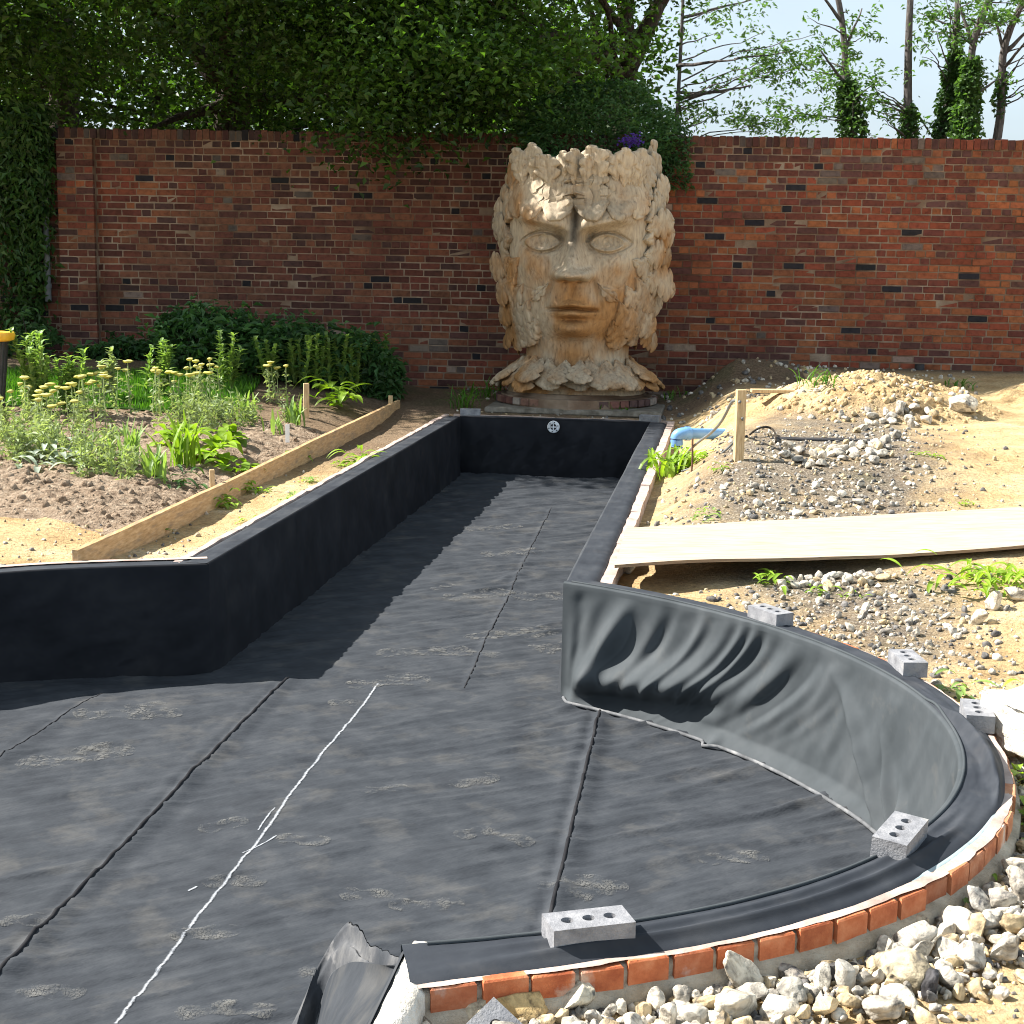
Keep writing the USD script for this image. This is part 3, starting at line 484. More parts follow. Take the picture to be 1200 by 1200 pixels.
P = ribbon(pp, nn, [(-.09, -.004), (-.012, -.012), (-.006, -.03), (-.008, -.055), (.02, -.072), (.025, -.14)]); P[:, 1:5, :2] += (n2(P[:, 1:5, 0], P[:, 1:5, 1], 30, 32) * .012)[..., None]; P[:, 1:5, 2] += n2(P[:, 1:5, 0], P[:, 1:5, 1], 25, 33) * .008
put('mortar_bed', grid(P), M['mortar'], kerb, smooth=True)
P = ribbon(pp, nn, [(-.085, -.004), (-.045, -.001), (-.020, -.0005), (-.007, -.002)]); P[:, 2:, :2] += nn[:, None] * (n2(P[:, 2:, 0], P[:, 2:, 1], 14, 34) * .026)[..., None]; P[..., 2] += n2(P[..., 0], P[..., 1], 9, 36) * .007
put('mortar_skim', grid(P), M['kerb_pale'], kerb, smooth=True)
k0, k1 = int(len(pp) * .56), int(len(pp) * .74)
P = ribbon(pp[k0:k1], nn[k0:k1], [(-.13, .0015), (-.045, .002), (-.036, -.003)]); put('damp_course', grid(P), M['dpc'], kerb, smooth=True, label='grey damp proof strip between the cloth and the bricks')
# the rough pale masonry end along the near channel
p = resample(np.array([bay_in[-1] + NR * .0 + U * .02, bay_in[-1] - U * 2.6]), .02)
P = ribbon(p, np.tile(NR, (len(p), 1)), [(.008, -.3), (.010, -.012), (.022, .004), (.05, .006), (.075, 0), (.088, -.02), (.095, -.07), (.105, -.14), (.11, -.2)])
P[:, 1:] += (meshkit.fbm(P[:, 1:] * 22, 4, 35)[..., None] - .5) * np.array([.035, .035, .022])
ms = put('masonry_edge', grid(P), M['masonry'], None, smooth=True); tag(ms, 'rough pale mortar edge running from the brick kerb\'s near end towards the camera', 'wall edge')
# straight kerbs beside the rill
def straight_kerb(a, b, w, h, label, z=0.0, seg=1.15):
    k = thing('rill_kerb', label, 'kerb'); L = np.hypot(*(b - a)); d = (b - a) / L; x = 0; r = np.random.default_rng(int(L * 100)); rz = math.atan2(d[1], d[0])
    while x < L - .05:
        l = min(seg * r.uniform(.85, 1.15), L - x); c = a + d * (x + l / 2); nb = 18
        bx_ = trimesh.creation.box([l - .006, w, h]); bx_ = bx_.subdivide_to_size(.09); v = np.array(bx_.vertices); v[:, 1:] += ((meshkit.fbm(v * 9 + x * 3, 3, 5) - .5) * .016)[:, None]
        put('kerb_stone', moved((v, bx_.faces), (c[0], c[1], z - h / 2 + r.normal(0, .003)), rz + r.normal(0, .006)), M['kerb_pale'], k, smooth=40); x += l
    return k
straight_kerb(RN + NR * .205 + U * .05, RF + NR * .205 + U * .15, .06, .15, 'pale pinkish kerb strip along the right side of the narrow rill', .008)
straight_kerb(LN - NR * .175 - U * .02, LF - NR * .175 + U * .2, .04, .13, 'thin pale kerb strip along the left side of the narrow rill', .002)
straight_kerb(LF + U * .155 - NR * .1, RF + U * .155 + NR * .2, .035, .12, 'thin grey kerb strip across the far end of the rill', .004)
P = ribbon(left_bay[:90], normals(left_bay, np.array([-1.5, 5.2]))[:90], [(.11, .003), (.135, .006), (.16, .002), (.17, -.03), (.18, -.12)])
tag(put('left_kerb', grid(P), M['kerb_pale'], None, smooth=True), 'pale rim of the pool wall left of the rill, above the shaded cloth', 'kerb')

# ------------------------------------------------------------------ loose perforated bricks on the rim
import manifold3d as m3
def perforated(nholes=3):
    b = m3.Manifold.cube([.198, .0945, .060], True)
    for k in range(nholes): b = b - m3.Manifold.cylinder(.2, .0150, .0150, 20, True).translate([(k - (nholes - 1) / 2) * .052, 0, 0])
    tm = b.to_mesh(); return np.array(tm.vert_properties[:, :3]), np.array(tm.tri_verts)
PERF = perforated()
def grey_brick(c, rz, label, tilt=(0, 0)):
    v, f = PERF; v = np.array(v); a, b_ = tilt
    Rm = trimesh.transformations.euler_matrix(a, b_, rz)[:3, :3]
    o = thing('perforated_brick', label, 'brick', c); put('body', (v @ Rm.T, f), M['engineering'], o, smooth=False)
    return o
def two_point(p0, p1, z, inner, label, tilt=(0, 0), L=.215):             # p0-p1: the long bottom edge seen in the photo; the brick lies on side "inner" of it
    a, b = at(*p0, z), at(*p1, z); d = (b - a)[:2]; d /= np.hypot(*d); nrm = np.array([-d[1], d[0]]) * inner
    c = (a + b)[:2] / 2 + nrm * .0473; grey_brick((c[0], c[1], z + .030), math.atan2(d[1], d[0]), label, tilt)
two_point((650, 1120), (743, 1109), .006, 1, 'grey three-hole brick nearest the camera, lying along the kerb above the orange bricks')
two_point((1061, 1013), (1086, 985), .012, 1, 'grey three-hole brick lying askew on the rolled cloth at the right of the bay', (.05, -.04))
two_point((1131, 857), (1124, 838), .006, -1, 'grey three-hole brick at the outer right rim, beside the pale broken masonry')
two_point((1060, 796), (1038, 776), .006, -1, 'grey three-hole brick in the middle of the far rim of the bay')
two_point((911, 737), (874, 724), .006, -1, 'grey three-hole brick on the far rim of the bay, nearest the plywood board')
two_point((538, 486.5), (564, 487), .0, 1, 'bluish grey brick on the far left corner of the rill')
two_point((751, 494), (770, 495), .0, 1, 'bluish grey brick on the far right corner of the rill')
c = at(566, 1192, -.03); grey_brick((c[0] - .01, c[1] - .05, -.072), math.radians(52), 'grey brick half cut by the bottom of the picture, leaning among the flints', (.55, -.25))

# ------------------------------------------------------------------ the old brick wall
wall = thing('brick_wall', 'tall old red brick garden wall with dark vitrified bricks and an upright brick coping', 'wall')
WA = np.array([1, -.075]) / math.hypot(1, .075); WN = np.array([-.075, -1]) / math.hypot(1, .075); W0 = np.array([0, 16.75]); TOP = 2.87
WRZ = math.atan2(WA[1], WA[0])
def wpt(a, out=0.0): return W0 + WA * a + WN * out
def to_wall(px, py):                                                     # wall coordinates (along, height) of a photo pixel
    d = ray(px, py); t = (W0 @ WN) / (d[:2] @ WN); p = np.array([0, 0, EYE]) + d * t; return (p[:2] - W0) @ WA, p[2]
A0, A1 = -9.0, 9.0
for a0, a1 in ((A0, A1),):
    v, f = box((a0 + a1) / 2, 0, (TOP - .02) / 2 - .15, a1 - a0, .33, TOP - .02 + .3); c = wpt(0, -.165 + .001); put('mortar_core', moved((v, f), (c[0], c[1], 0), WRZ), M['old_mortar'], wall)
pa0, pa1 = to_wall(72, 250)[0], to_wall(115, 250)[0]
v, f = box((pa0 + pa1) / 2, 0, (TOP - .02) / 2 - .15, pa1 - pa0 - .02, .12, TOP + .28); c = wpt(0, .051); put('pier_core', moved((v, f), (c[0], c[1], 0), WRZ), M['old_mortar'], wall)
r = np.random.default_rng(41)
PAL = dict(red=(.185, .045, .022), orange=(.235, .074, .028), dark=(.120, .035, .023), purple=(.092, .038, .031), black=(.020, .018, .021), grey=(.125, .092, .075), pale=(.25, .175, .13))
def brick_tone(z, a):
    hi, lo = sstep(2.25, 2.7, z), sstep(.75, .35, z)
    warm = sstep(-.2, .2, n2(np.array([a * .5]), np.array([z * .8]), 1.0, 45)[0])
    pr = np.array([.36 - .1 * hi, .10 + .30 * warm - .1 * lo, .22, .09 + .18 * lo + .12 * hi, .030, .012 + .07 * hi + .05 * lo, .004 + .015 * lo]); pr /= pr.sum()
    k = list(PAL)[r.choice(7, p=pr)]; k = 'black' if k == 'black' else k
    g_ = 1 - .42 * sstep(.35, .75, meshkit.fbm(np.array([[a * .55, z * .9, 3.3]]), 4, 46)[0] + .22 * hi + .12 * sstep(1, -1, a) - .13 * sstep(1, 3.5, a) - .02); c_ = np.array(PAL[k]) * r.uniform(.84, 1.16) * (1 + r.normal(0, .03, 3)); lum = c_.mean(); return (c_ + (lum * np.array([1.05, .98, .9]) - c_) * (.28 * (1 - g_) / .42 + .06)) * g_  # grime by noise and height; the extra darkening leftwards paints in tree shade
H_ = .076; BR = []                                                       # (along, z, length, height, out, tone)
ncourse = int((TOP - .118) / H_)
def course(a0, a1, k, z, out, pier=False):
    top = ncourse - k
    kind = ('H' if top % 2 else 'S') if top < 9 else ['S', 'M', 'S', 'H', 'S', 'M'][k % 6]
    a = a0 if pier else a0 - r.uniform(0, .2) * 0 - (k % 2) * .056
    i = 0
    while a < a1 - .02:
        st = kind == 'S' or (kind == 'M' and (i % 3)); st = st if r.random() > .05 else not st
        L = (.222 if st else .106) * r.uniform(.97, 1.03); L = min(L, a1 - a)
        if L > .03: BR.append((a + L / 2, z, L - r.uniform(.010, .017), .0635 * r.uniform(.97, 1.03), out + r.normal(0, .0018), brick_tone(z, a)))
        a += L; i += 1
for k in range(-2, ncourse):
    z = k * H_ + H_ / 2 + (TOP - .118 - ncourse * H_) 
    course(A0, pa0, k, z, 0); course(pa1, A1, k, z, 0); course(pa0, pa1, k, z, .11, True)
a = A0
while a < A1:                                                            # the coping: bricks on end
    L = .072 * r.uniform(.92, 1.08); inpier = pa0 - .05 < a < pa1
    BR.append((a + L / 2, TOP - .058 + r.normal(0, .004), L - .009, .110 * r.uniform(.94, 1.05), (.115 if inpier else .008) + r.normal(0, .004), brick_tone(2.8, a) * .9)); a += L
def brick_mesh(b):
    a, z, L, h, out, tn = b; th = .05; v, f = box(0, 0, 0, L, th, h, r.normal(0, .004), .0035); v = v + r.normal(0, .0016, v.shape)
    p_ = wpt(a, out + .0055 - th / 2); v, f = moved((v, f), (p_[0], p_[1], z), WRZ); return v, f
def px_of(p):
    x, y, z = p[0], p[1], p[2] - EYE; dep = y * cp - z * sp; u_ = y * sp + z * cp; lx_, ly_ = F * x / dep, -F * u_ / dep; return 600 + lx_ - ROLL * ly_, 600 + ly_ + ROLL * lx_
score = []
for i, b in enumerate(BR):
    q_ = wpt(b[0], b[4]); X_, Y_ = px_of((q_[0], q_[1], b[1])); vis = 790 < X_ < 1195 and Y_ < 430
    score.append(b[2] * b[3] / q_[1] ** 2 if vis else 0)
best = set(np.argsort(score)[::-1][:300].tolist())
vs, fs, ts, nv_ = [], [], [], 0
for i, b in enumerate(BR):
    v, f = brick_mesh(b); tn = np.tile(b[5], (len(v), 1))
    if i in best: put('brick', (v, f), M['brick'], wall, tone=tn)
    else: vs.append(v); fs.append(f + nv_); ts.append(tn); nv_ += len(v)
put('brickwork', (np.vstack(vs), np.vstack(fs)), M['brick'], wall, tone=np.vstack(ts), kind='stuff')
for a_ in (A0,):                                                         # top of the coping
    v, f = box((A0 + A1) / 2, 0, 0, A1 - A0, .31, .03); c = wpt(0, -.165); put('coping_mortar', moved((v, f), (c[0], c[1], TOP - .025), WRZ), M['old_mortar'], wall)

# ------------------------------------------------------------------ the carved leaf-face head
HB = np.array([.655, 15.72, .17]); HRZ = -.145
head = thing('carved_head', 'giant carved wooden face wreathed in oak leaves standing in front of the brick wall', 'sculpture', HB, HRZ)
G = lambda X, Zz, x0, z0, sx, sz, a: a * np.exp(-((X - x0) / sx) ** 2 - ((Zz - z0) / sz) ** 2)
zc = [0, .1, .2, .3, .42, .54, .66, .80, 1.0, 1.25, 1.53, 1.83, 2.08, 2.23, 2.32, 2.38, 2.41]
Wz = [.72, .68, .60, .55, .535, .55, .59, .63, .68, .715, .73, .72, .665, .60, .52, .38, 0]
Dz = [.64, .58, .50, .44, .41, .43, .49, .56, .60, .61, .61, .59, .57, .51, .42, .3, 0]
from scipy.interpolate import PchipInterpolator
Wf, Df = PchipInterpolator(zc, Wz), PchipInterpolator(zc, Dz)
EZ = 1.53                                                                # eye height above the sculpture's foot
def face(X, Zz):
    z = Zz - EZ; ax = np.abs(X); s1 = np.where(X < 0, 1, 1.0)
    f = 0
    zb = .120 + .24 * ax - .1 * np.maximum(ax - .38, 0)                  # brows
    f = f + .115 * np.exp(-((z - zb) / np.where(z > zb, .13, .042)) ** 2) * sstep(.03, .13, ax) * sstep(.66, .45, ax)
    f = f + G(ax, z, .32, .02, .20, .12, -.115) + G(ax, z, .145, .05, .06, .10, -.085)
    ex, ez = (ax - .33) / .165, (z - .0) / .080
    e = np.sqrt(ex ** 2 + (ez * (1 + .25 * ex ** 2)) ** 2)
    f = f + .068 * np.sqrt(np.clip(1 - (e * .86) ** 2, 0, 1)) + .026 * np.exp(-((e - 1.02) / .13) ** 2) * np.where(z > 0, 1.15, .75) - .022 * np.exp(-((e - 1.36) / .10) ** 2) * np.where(z > 0, 1, .5)
    rr = np.hypot(ax - .325, z - .008); f = f - .010 * np.exp(-((rr - .055) / .010) ** 2) - .014 * np.exp(-(rr / .02) ** 2)
    t = np.clip((.17 - z) / .50, 0, 1); nw = .072 + .060 * t ** 1.4; nh = .055 + .215 * t ** 1.1     # nose
    cut = sstep(-.395, -.345, z) * sstep(.26, .10, z)
    f = f + nh * np.exp(-(ax / nw) ** 2.6) * cut + G(ax, z, .140, -.318, .075, .055, .125) + G(X, z, 0, -.325, .085, .055, .045)
    f = f + G(ax, z, .07, -.372, .034, .018, -.10)
    f = f + G(ax, z, .44, -.20, .17, .14, .055) + G(ax, z, .40, -.48, .16, .2, -.02)
    dl = (ax - (.185 + .33 * np.clip((-.33 - z), 0, .4))); f = f - .028 * np.exp(-(dl / .028) ** 2) * sstep(-.26, -.34, z) * sstep(-.72, -.6, z)
    f = f + G(X, z, 0, -.60, .27, .22, .075) - G(X, z, 0, -.47, .03, .08, .02)
    ml = z + .665 - .014 * np.cos(ax * 14) * sstep(.26, 0, ax)                  # mouth
    f = f + .050 * np.exp(-((ml - .040) / .030) ** 2) * sstep(.25, .06, ax) + .066 * np.exp(-((ml + .052) / .042) ** 2) * sstep(.21, .04, ax) - .075 * np.exp(-(ml / .016) ** 2) * sstep(.26, .18, ax) + G(ax, ml, .245, -.004, .03, .02, -.035)
    f = f - G(X, z, 0, -.765, .16, .030, .070) + G(X, z, 0, -.865, .175, .080, .175) 
    f = f - .028 * np.exp(-(X / .020) ** 2) * sstep(.1, .3, z) + .02 * np.exp(-((ax - .06) / .035) ** 2) * sstep(.08, .25, z) * sstep(.9, .5, z)
    f = f * 1.22
    f = f + .007 * np.sin(X * 95 + 9 * n2(X, Zz, 2, 5)) * sstep(.25, .4, z) * sstep(.6, .25, ax)
    return f
nth, nz = 420, 380
th = np.linspace(-np.pi, np.pi, nth, endpoint=False); zz = np.r_[np.linspace(0, 2.2, nz - 40), np.linspace(2.205, 2.41, 40)]
def surf(th, zz):
    w, d = Wf(zz), Df(zz); e = 2 / 2.35
    x = w * np.sign(np.sin(th)) * np.abs(np.sin(th)) ** e; c_ = np.cos(th); y = -d * np.sign(c_) * np.abs(c_) ** e
    fw = sstep(.05, .5, c_) * sstep(.46, .58, zz)
    return x, y - face(x, zz) * fw
TH, ZZ = np.meshgrid(th, zz, indexing='ij'); SX, SY = surf(TH, ZZ)
P = np.stack([SX, SY, ZZ], -1); dirs = np.stack([SX, SY, SX * 0], -1); dirs /= np.linalg.norm(dirs, axis=-1, keepdims=True) + 1e-9
nfine = (meshkit.fbm(P * [9, 9, 4], 4, 201) - .5) * .010 + (meshkit.fbm(P * [60, 60, 9], 2, 202) - .5) * .008 - .006 * np.exp(-((meshkit.fbm(P * [4.5, 4.5, 2.2], 3, 203) - .5) / .012) ** 2) * (ZZ < EZ - .04)
P = P + dirs * nfine[..., None]
def wood(P, k=0):                                                        # weathered grey-cream timber, stained orange in broad patches
    a = meshkit.fbm(P * [1.6, 1.6, 1.3], 4, 211 + k); b = meshkit.fbm(P * [7, 7, 3], 3, 215); m_ = sstep(.40, .62, a * .75 + b * .25 + .05 * P[..., 0] - .05 * (P[..., 2] - 1.0))
    c_ = np.array([.385, .315, .225]) * (1 - m_[..., None]) + np.array([.33, .175, .068]) * m_[..., None]
    st_ = np.exp(-((P[..., 0] - .012) / (.045 + .03 * b)) ** 2) * sstep(EZ - .22, EZ + .08, P[..., 2]) * sstep(EZ + .55, EZ + .22, P[..., 2]) * (P[..., 1] < 0)     # the dark rain streak down brow and nose
    return c_ * (1 - .85 * st_[..., None])
M['wood'] = mat('carved_timber', [(.42, .39, .36), (.82, .80, .78), (1.0, 1.0, 1.0), (1.14, 1.14, 1.12)], 11, 9, .8, bump=(45, .55, .007), second=((.17, .135, .10), 5, .62, .86), attr='tone', spec=.25, stretch=(3.2, 3.2, .8), lo=.26, hi=.62)
put('face', grid(P, wrap=True), M['wood'], head, smooth=True, tone=wood(P).reshape(-1, 3))
DEEP = .34
def leaf_outline(t, W, lob, r, base=1.7):                                          # half width along the leaf: rounded lobes parted by narrow notches
    env = np.sin(np.pi * np.clip(.02 + .98 * t, 0, 1) ** base) ** .62
    fr_ = t * lob + .25; fr_ = fr_ - np.floor(fr_); notch = np.exp(-((np.minimum(fr_, 1 - fr_)) / .15) ** 2) * sstep(.15, .3, t) * sstep(.99, .9, t)
    return W * env * (1 - DEEP * notch)
def leaf_grid(nt=52, ns=13):
    t = .5 - .5 * np.cos(np.pi * np.linspace(0, 1, nt)); sx = np.sin(np.pi / 2 * np.linspace(-1, 1, ns)); return np.meshgrid(t, sx, indexing='ij')
def leaf_relief(T, S, lob, W):
    vein = -.014 * np.exp(-(S / .10) ** 2) - .009 * np.abs(np.sin(np.pi * (T * lob + .25 - np.abs(S) * .55))) ** 10 * (np.abs(S) > .1)
    return vein, (1 - S ** 6) * np.clip(np.minimum(T, 1 - T) * 14, 0, 1) ** .5
def close_leaf(topP, bot):
    v1, f1 = grid(topP); v2, f2 = grid(bot, flip=True); nt_, ns_ = topP.shape[:2]
    rim = np.r_[np.arange(ns_), np.arange(1, nt_) * ns_ + ns_ - 1, (nt_ - 1) * ns_ + np.arange(ns_ - 2, -1, -1), np.arange(nt_ - 2, 0, -1) * ns_]
    k = np.roll(rim, -1); N = len(v1); return np.vstack([v1, v2]), np.vstack([f1, f2 + N, tri(np.c_[rim, rim + N, k + N, k])])
def frame_pt(th_, z_):
    e = .02; p0 = np.array([*surf(np.array(th_), np.array(z_)), z_]); p1 = np.array([*surf(np.array(th_ + e), np.array(z_)), z_]); p2 = np.array([*surf(np.array(th_), np.array(z_ + e)), z_ + e])
    tx, tz = p1 - p0, p2 - p0; tx /= np.linalg.norm(tx); nrm = np.cross(tx, tz); nrm /= np.linalg.norm(nrm)
    if nrm[:2] @ p0[:2] < 0: nrm = -nrm
    return p0, tx, np.cross(nrm, tx), nrm
lr = np.random.default_rng(77)
tha = np.linspace(-3.1, 3.1, 1500); xa_, ya_ = surf(tha, np.full(1500, .9)); arc = np.r_[0, np.cumsum(np.hypot(np.diff(xa_), np.diff(ya_)))]; arc -= np.interp(0, tha, arc)
rad = math.radians
def finish_leaf(v, f):
    p_ = put('leaf', (v, f), M['wood'], head, smooth=32); P_ = np.array(UsdGeom.Mesh(p_).GetPointsAttr().Get())
    UsdGeom.PrimvarsAPI(p_).CreatePrimvar('tone', Sdf.ValueTypeNames.Color3fArray, 'vertex').Set(Vt.Vec3fArray.FromNumpy((wood(P_, 3) * lr.uniform(.84, 1.1)).astype(np.float32)))
def relief_leaf(thd, z_, ang, L, W, lift=.02, lob=3.0, curl=.0, thick=.03, base=1.7):
    """A leaf carved in relief that follows the surface of the head."""
    T, S = leaf_grid(); hw = leaf_outline(T, W, lob, lr, base); bend = lr.normal(0, .10); a = T * L; b = S * hw + bend * L * T ** 2
    ds, dz = a * math.sin(ang) + b * math.cos(ang), a * math.cos(ang) - b * math.sin(ang); zz_ = np.clip(z_ + dz, .05, 2.385)
    th_ = np.interp(np.interp(rad(thd), tha, arc) + ds * .70 / np.maximum(Wf(zz_), .35), arc, tha)
    e = .03; p0 = np.stack([*surf(th_, zz_), zz_], -1); p1 = np.stack([*surf(th_ + e, zz_), zz_], -1); p2 = np.stack([*surf(th_, zz_ + e), zz_ + e], -1); nrm = np.cross(p1 - p0, p2 - p0); nrm /= np.linalg.norm(nrm, axis=-1, keepdims=True) + 1e-9
    nrm = nrm * np.sign((nrm[..., :2] * p0[..., :2]).sum(-1))[..., None]
    vein, edge = leaf_relief(T, S, lob, W); h = lift + vein + thick * .6 * edge + curl * T ** 2.5 + .014 * np.sin(np.pi * T) + (meshkit.fbm(p0 * 9, 2, 221) - .5) * .008
    topP = p0 + nrm * h[..., None]; bot = p0 + nrm * (np.minimum(h - thick, lift - .03) )[..., None]; finish_leaf(*close_leaf(topP, bot))
def free_leaf(thd, z_, ang, L, W, lift=.015, tilt=.2, lob=3.0, bulge=.02, curl=.04, cup=-.12, thick=.04):
    p0, tx, tz, nrm = frame_pt(rad(thd), z_); d = tz * math.cos(ang) + tx * math.sin(ang); d = d * math.cos(tilt) + nrm * math.sin(tilt); d /= np.linalg.norm(d)
    b_ = np.cross(nrm, d); b_ /= np.linalg.norm(b_); n_ = np.cross(d, b_); T, S = leaf_grid(); hw = leaf_outline(T, W, lob, lr); bend = lr.normal(0, .10)
    vein, edge = leaf_relief(T, S, lob, W); h = bulge * np.sin(np.pi * T) + curl * T ** 2.2 + cup * S ** 2 * hw + vein
    q_ = p0 + nrm * lift + (T * L)[..., None] * d + (S * hw + bend * L * T ** 2)[..., None] * b_; topP = q_ + (h + thick * .5 * edge)[..., None] * n_; bot = q_ + (h - thick * (.2 + .3 * edge))[..., None] * n_
    v, f = close_leaf(topP, bot); v = v + (meshkit.fbm(v * 8, 2, 221)[:, None] - .5) * .012; finish_leaf(v, f)
for sgn in (-1, 1):
    for row, (thd, zs, tilt, L, W) in enumerate([(125, np.linspace(.75, 2.15, 7), .66, .42, .19), (104, np.linspace(.70, 2.15, 7), .74, .42, .18), (86, np.linspace(.78, 2.1, 7), .56, .40, .17), (71, np.linspace(.74, 2.05, 7), .26, .38, .15)]):   # wreath at the sides
        for z_ in zs:
            z_ = z_ + lr.normal(0, .03); updown = np.interp(z_, [.65, 1.05, 1.65, 2.2], [2.5, 2.05, 1.35, .55]); free_leaf(sgn * (thd + lr.normal(0, 3)), z_, sgn * (updown + lr.normal(0, .13)), L * lr.uniform(.85, 1.1), W * lr.uniform(.88, 1.12), .01, tilt + lr.normal(0, .06), lob=3.6 + lr.uniform(0, 1.2), curl=lr.uniform(-.06, .04), thick=.03)
    for z_ in np.linspace(.80, 1.95, 7): relief_leaf(sgn * (66 + lr.normal(0, 3)), z_, sgn * (np.interp(z_, [.75, 1.35, 2.0], [2.7, 2.0, .8]) + lr.normal(0, .1)), .34, .13, .035)
    # cheeks and beard, carved flat
    for (thd, dz, an, L, W, li) in [(50, -.16, 2.0, .34, .13, .006), (55, -.34, 2.35, .38, .13, .024), (44, -.42, 2.5, .36, .13, .010), (39, -.58, 2.7, .36, .125, .026), (50, -.60, 2.65, .38, .13, .042), (61, -.60, 2.6, .38, .13, .05), (34, -.76, 2.85, .24, .10, .02), (45, -.78, 2.85, .28, .11, .036), (57, -.78, 2.75, .30, .12, .05)]:
        relief_leaf(sgn * (thd + lr.normal(0, 1.5)), EZ + dz, sgn * (an + lr.normal(0, .08)), L, W, li, curl=.03)
    relief_leaf(sgn * 17, EZ - .40, sgn * 2.3, .30, .06, .004, thick=.018)
for (thd, z_, L, W, ti) in [(t_, 2.07 + lr.normal(0, .02), lr.uniform(.34, .42), lr.uniform(.13, .165), .26) for t_ in np.linspace(-160, 160, 19) if not 62 < abs(t_) < 118] + [(t_, 2.10 + lr.normal(0, .02), lr.uniform(.26, .32), lr.uniform(.10, .125), .30) for t_ in np.linspace(-75, 75, 12)]:
    free_leaf(thd + lr.normal(0, 2), z_, lr.normal(0, .14) + rad(thd) * .10, L, W, .025, ti, curl=.03, thick=.045, lob=3.0)
for sgn in (-1, 1):                                                      # forehead leaves rising from the brow
    relief_leaf(sgn * 50, EZ + .24, sgn * .55, .50, .17, .020, 4, base=1.2); relief_leaf(sgn * 31, EZ + .22, sgn * .30, .60, .20, .022, 4, thick=.03, base=1.0); relief_leaf(sgn * 11.5, EZ + .20, sgn * .06, .66, .205, .026 + .020 * (sgn > 0), 5, thick=.035, base=.8)
for row, (z_, L, til, st) in enumerate([(.33, .44, .70, 0), (.29, .38, .46, 9), (.36, .30, .32, 4)]):   # collar
    for thd in np.arange(-160 + st, 161, 19):
        free_leaf(thd + lr.normal(0, 2.5), z_ + lr.normal(0, .015), math.pi + lr.normal(0, .10), L * lr.uniform(.9, 1.08), lr.uniform(.12, .15), .02, til + lr.normal(0, .05), curl=.03)
plinth = thing('brick_plinth', 'low round plinth of old bricks under the carved head', 'plinth', (HB[0], HB[1], 0), HRZ)
pr_ = np.random.default_rng(51)
for row, (z_, R_) in enumerate([(.095, .80)]):
    n_ = 44
    for k in range(n_):
        a = (k + .5 * row) / n_ * 2 * np.pi
        if abs(math.sin(a) - 1) < .25: continue
        b = box(math.cos(a) * R_, math.sin(a) * R_ * .92, z_, .10, .1, .07, a + np.pi / 2 + pr_.normal(0, .03), .006)
        tn = np.array([(.16, .075, .06), (.10, .06, .055), (.38, .32, .27), (.20, .11, .08)][pr_.choice(4, p=[.35, .25, .22, .18])]) * pr_.uniform(.8, 1.2)
        put('brick', b, M['brick'], plinth, tone=np.tile(tn, (len(b[0]), 1)))
put('core', moved(lathe([(0, 0), (.80, 0), (.80, .05), (.795, .138), (.74, .145), (.70, .18), (0, .18)], 40), (0, 0, 0)), M['old_mortar'], plinth)
v, f = box(0, 0, 0, 1.78, 1.66, .06, 0, .012); sl = thing('base_slab', 'thin concrete slab under the brick plinth of the carved head', 'slab', (HB[0] + .05, HB[1] + .02, .02), HRZ); put('body', (v, f), M['slab'], sl)

# ------------------------------------------------------------------ boards, stake, pipes
bd = thing('timber_edging', 'long sawn timber board on edge, holding back the planting bed beside the rill', 'board')
y0, y1 = 7.42, 15.2; ys = np.linspace(y0, y1, 60); prof = [(0, -.12), (0, .057), (-.028, .060), (-.028, -.12)]
P = np.stack([np.stack([bed_edge(ys) + a + n2(ys, ys * 0, .7, 301) * .03, ys + 0 * a, np.full_like(ys, b) + n2(ys, ys * 0, .5, 302) * .02 + sstep(9, 15, ys) * .03], -1) for a, b in prof + prof[:1]], 1)
v, f = grid(P); n_ = len(prof) + 1; cap0 = [[0, 1, 2, 3]]; cap1 = [[(len(ys) - 1) * n_ + k for k in (3, 2, 1, 0)]]
put('plank', (v, np.vstack([f, tri(cap0), tri(cap1)])), M['timber'], bd, smooth=25)
for yy in (15.0,): put('peg', box(bed_edge(yy) - .055, yy, .02, .045, .045, .26, .1, .003), M['stake'], bd)
ply = thing('plywood_board', 'pale weathered plywood sheet laid over the trench right of the rill', 'board')
uu, vv = np.meshgrid(np.linspace(0, 1, 60), np.linspace(0, 1, 24), indexing='ij'); b4 = PLYC[:, :2]
PB = ((1 - uu) * (1 - vv))[..., None] * b4[0] + ((1 - uu) * vv)[..., None] * b4[1] + (uu * vv)[..., None] * b4[2] + (uu * (1 - vv))[..., None] * b4[3]
PB += (n2(uu * 3, vv * 3, 4, 303) * .015)[..., None]
zt = ply_z(PB[..., 0], PB[..., 1]) + .012 * np.sin(uu * 7 + .5) * (1 - vv) + n2(uu, vv, 3, 304) * .02
T_ = np.concatenate([PB, zt[..., None]], -1); B_2 = T_.copy(); B_2[..., 2] -= .016
put('sheet', grid(T_, flip=True), M['ply'], ply, smooth=True)
rim = np.vstack([T_[:, 0], T_[-1, 1:], T_[-2::-1, -1], T_[0, -2::-1]]); rim2 = rim - [0, 0, .016]
put('sheet_edge', grid(np.stack([rim, rim2], 1)), M['ply_edge'], ply); put('underside', grid(B_2), M['ply_edge'], ply)
h = hit(865, 540); st = thing('wooden_stake', 'square wooden stake driven into the bank, a grey hose hooked over it', 'stake', h, .2)
put('post', moved(box(0, 0, .15, .062, .045, .66, 0, .004)), M['stake'], st)
def wire(name, pts, rr, m, label, cat, group=None):
    o = thing(name, label, cat); put('body', tube(spline(pts, 60), rr, 8), m, o, smooth=True); return o
yS = h[1]
def hang(pts, end): Y1 = end[1]; return [aty(px, py, yS - .04 + (Y1 - yS + .04) * k / len(pts)) for k, (px, py) in enumerate(pts)] + [end + [0, 0, .012]]
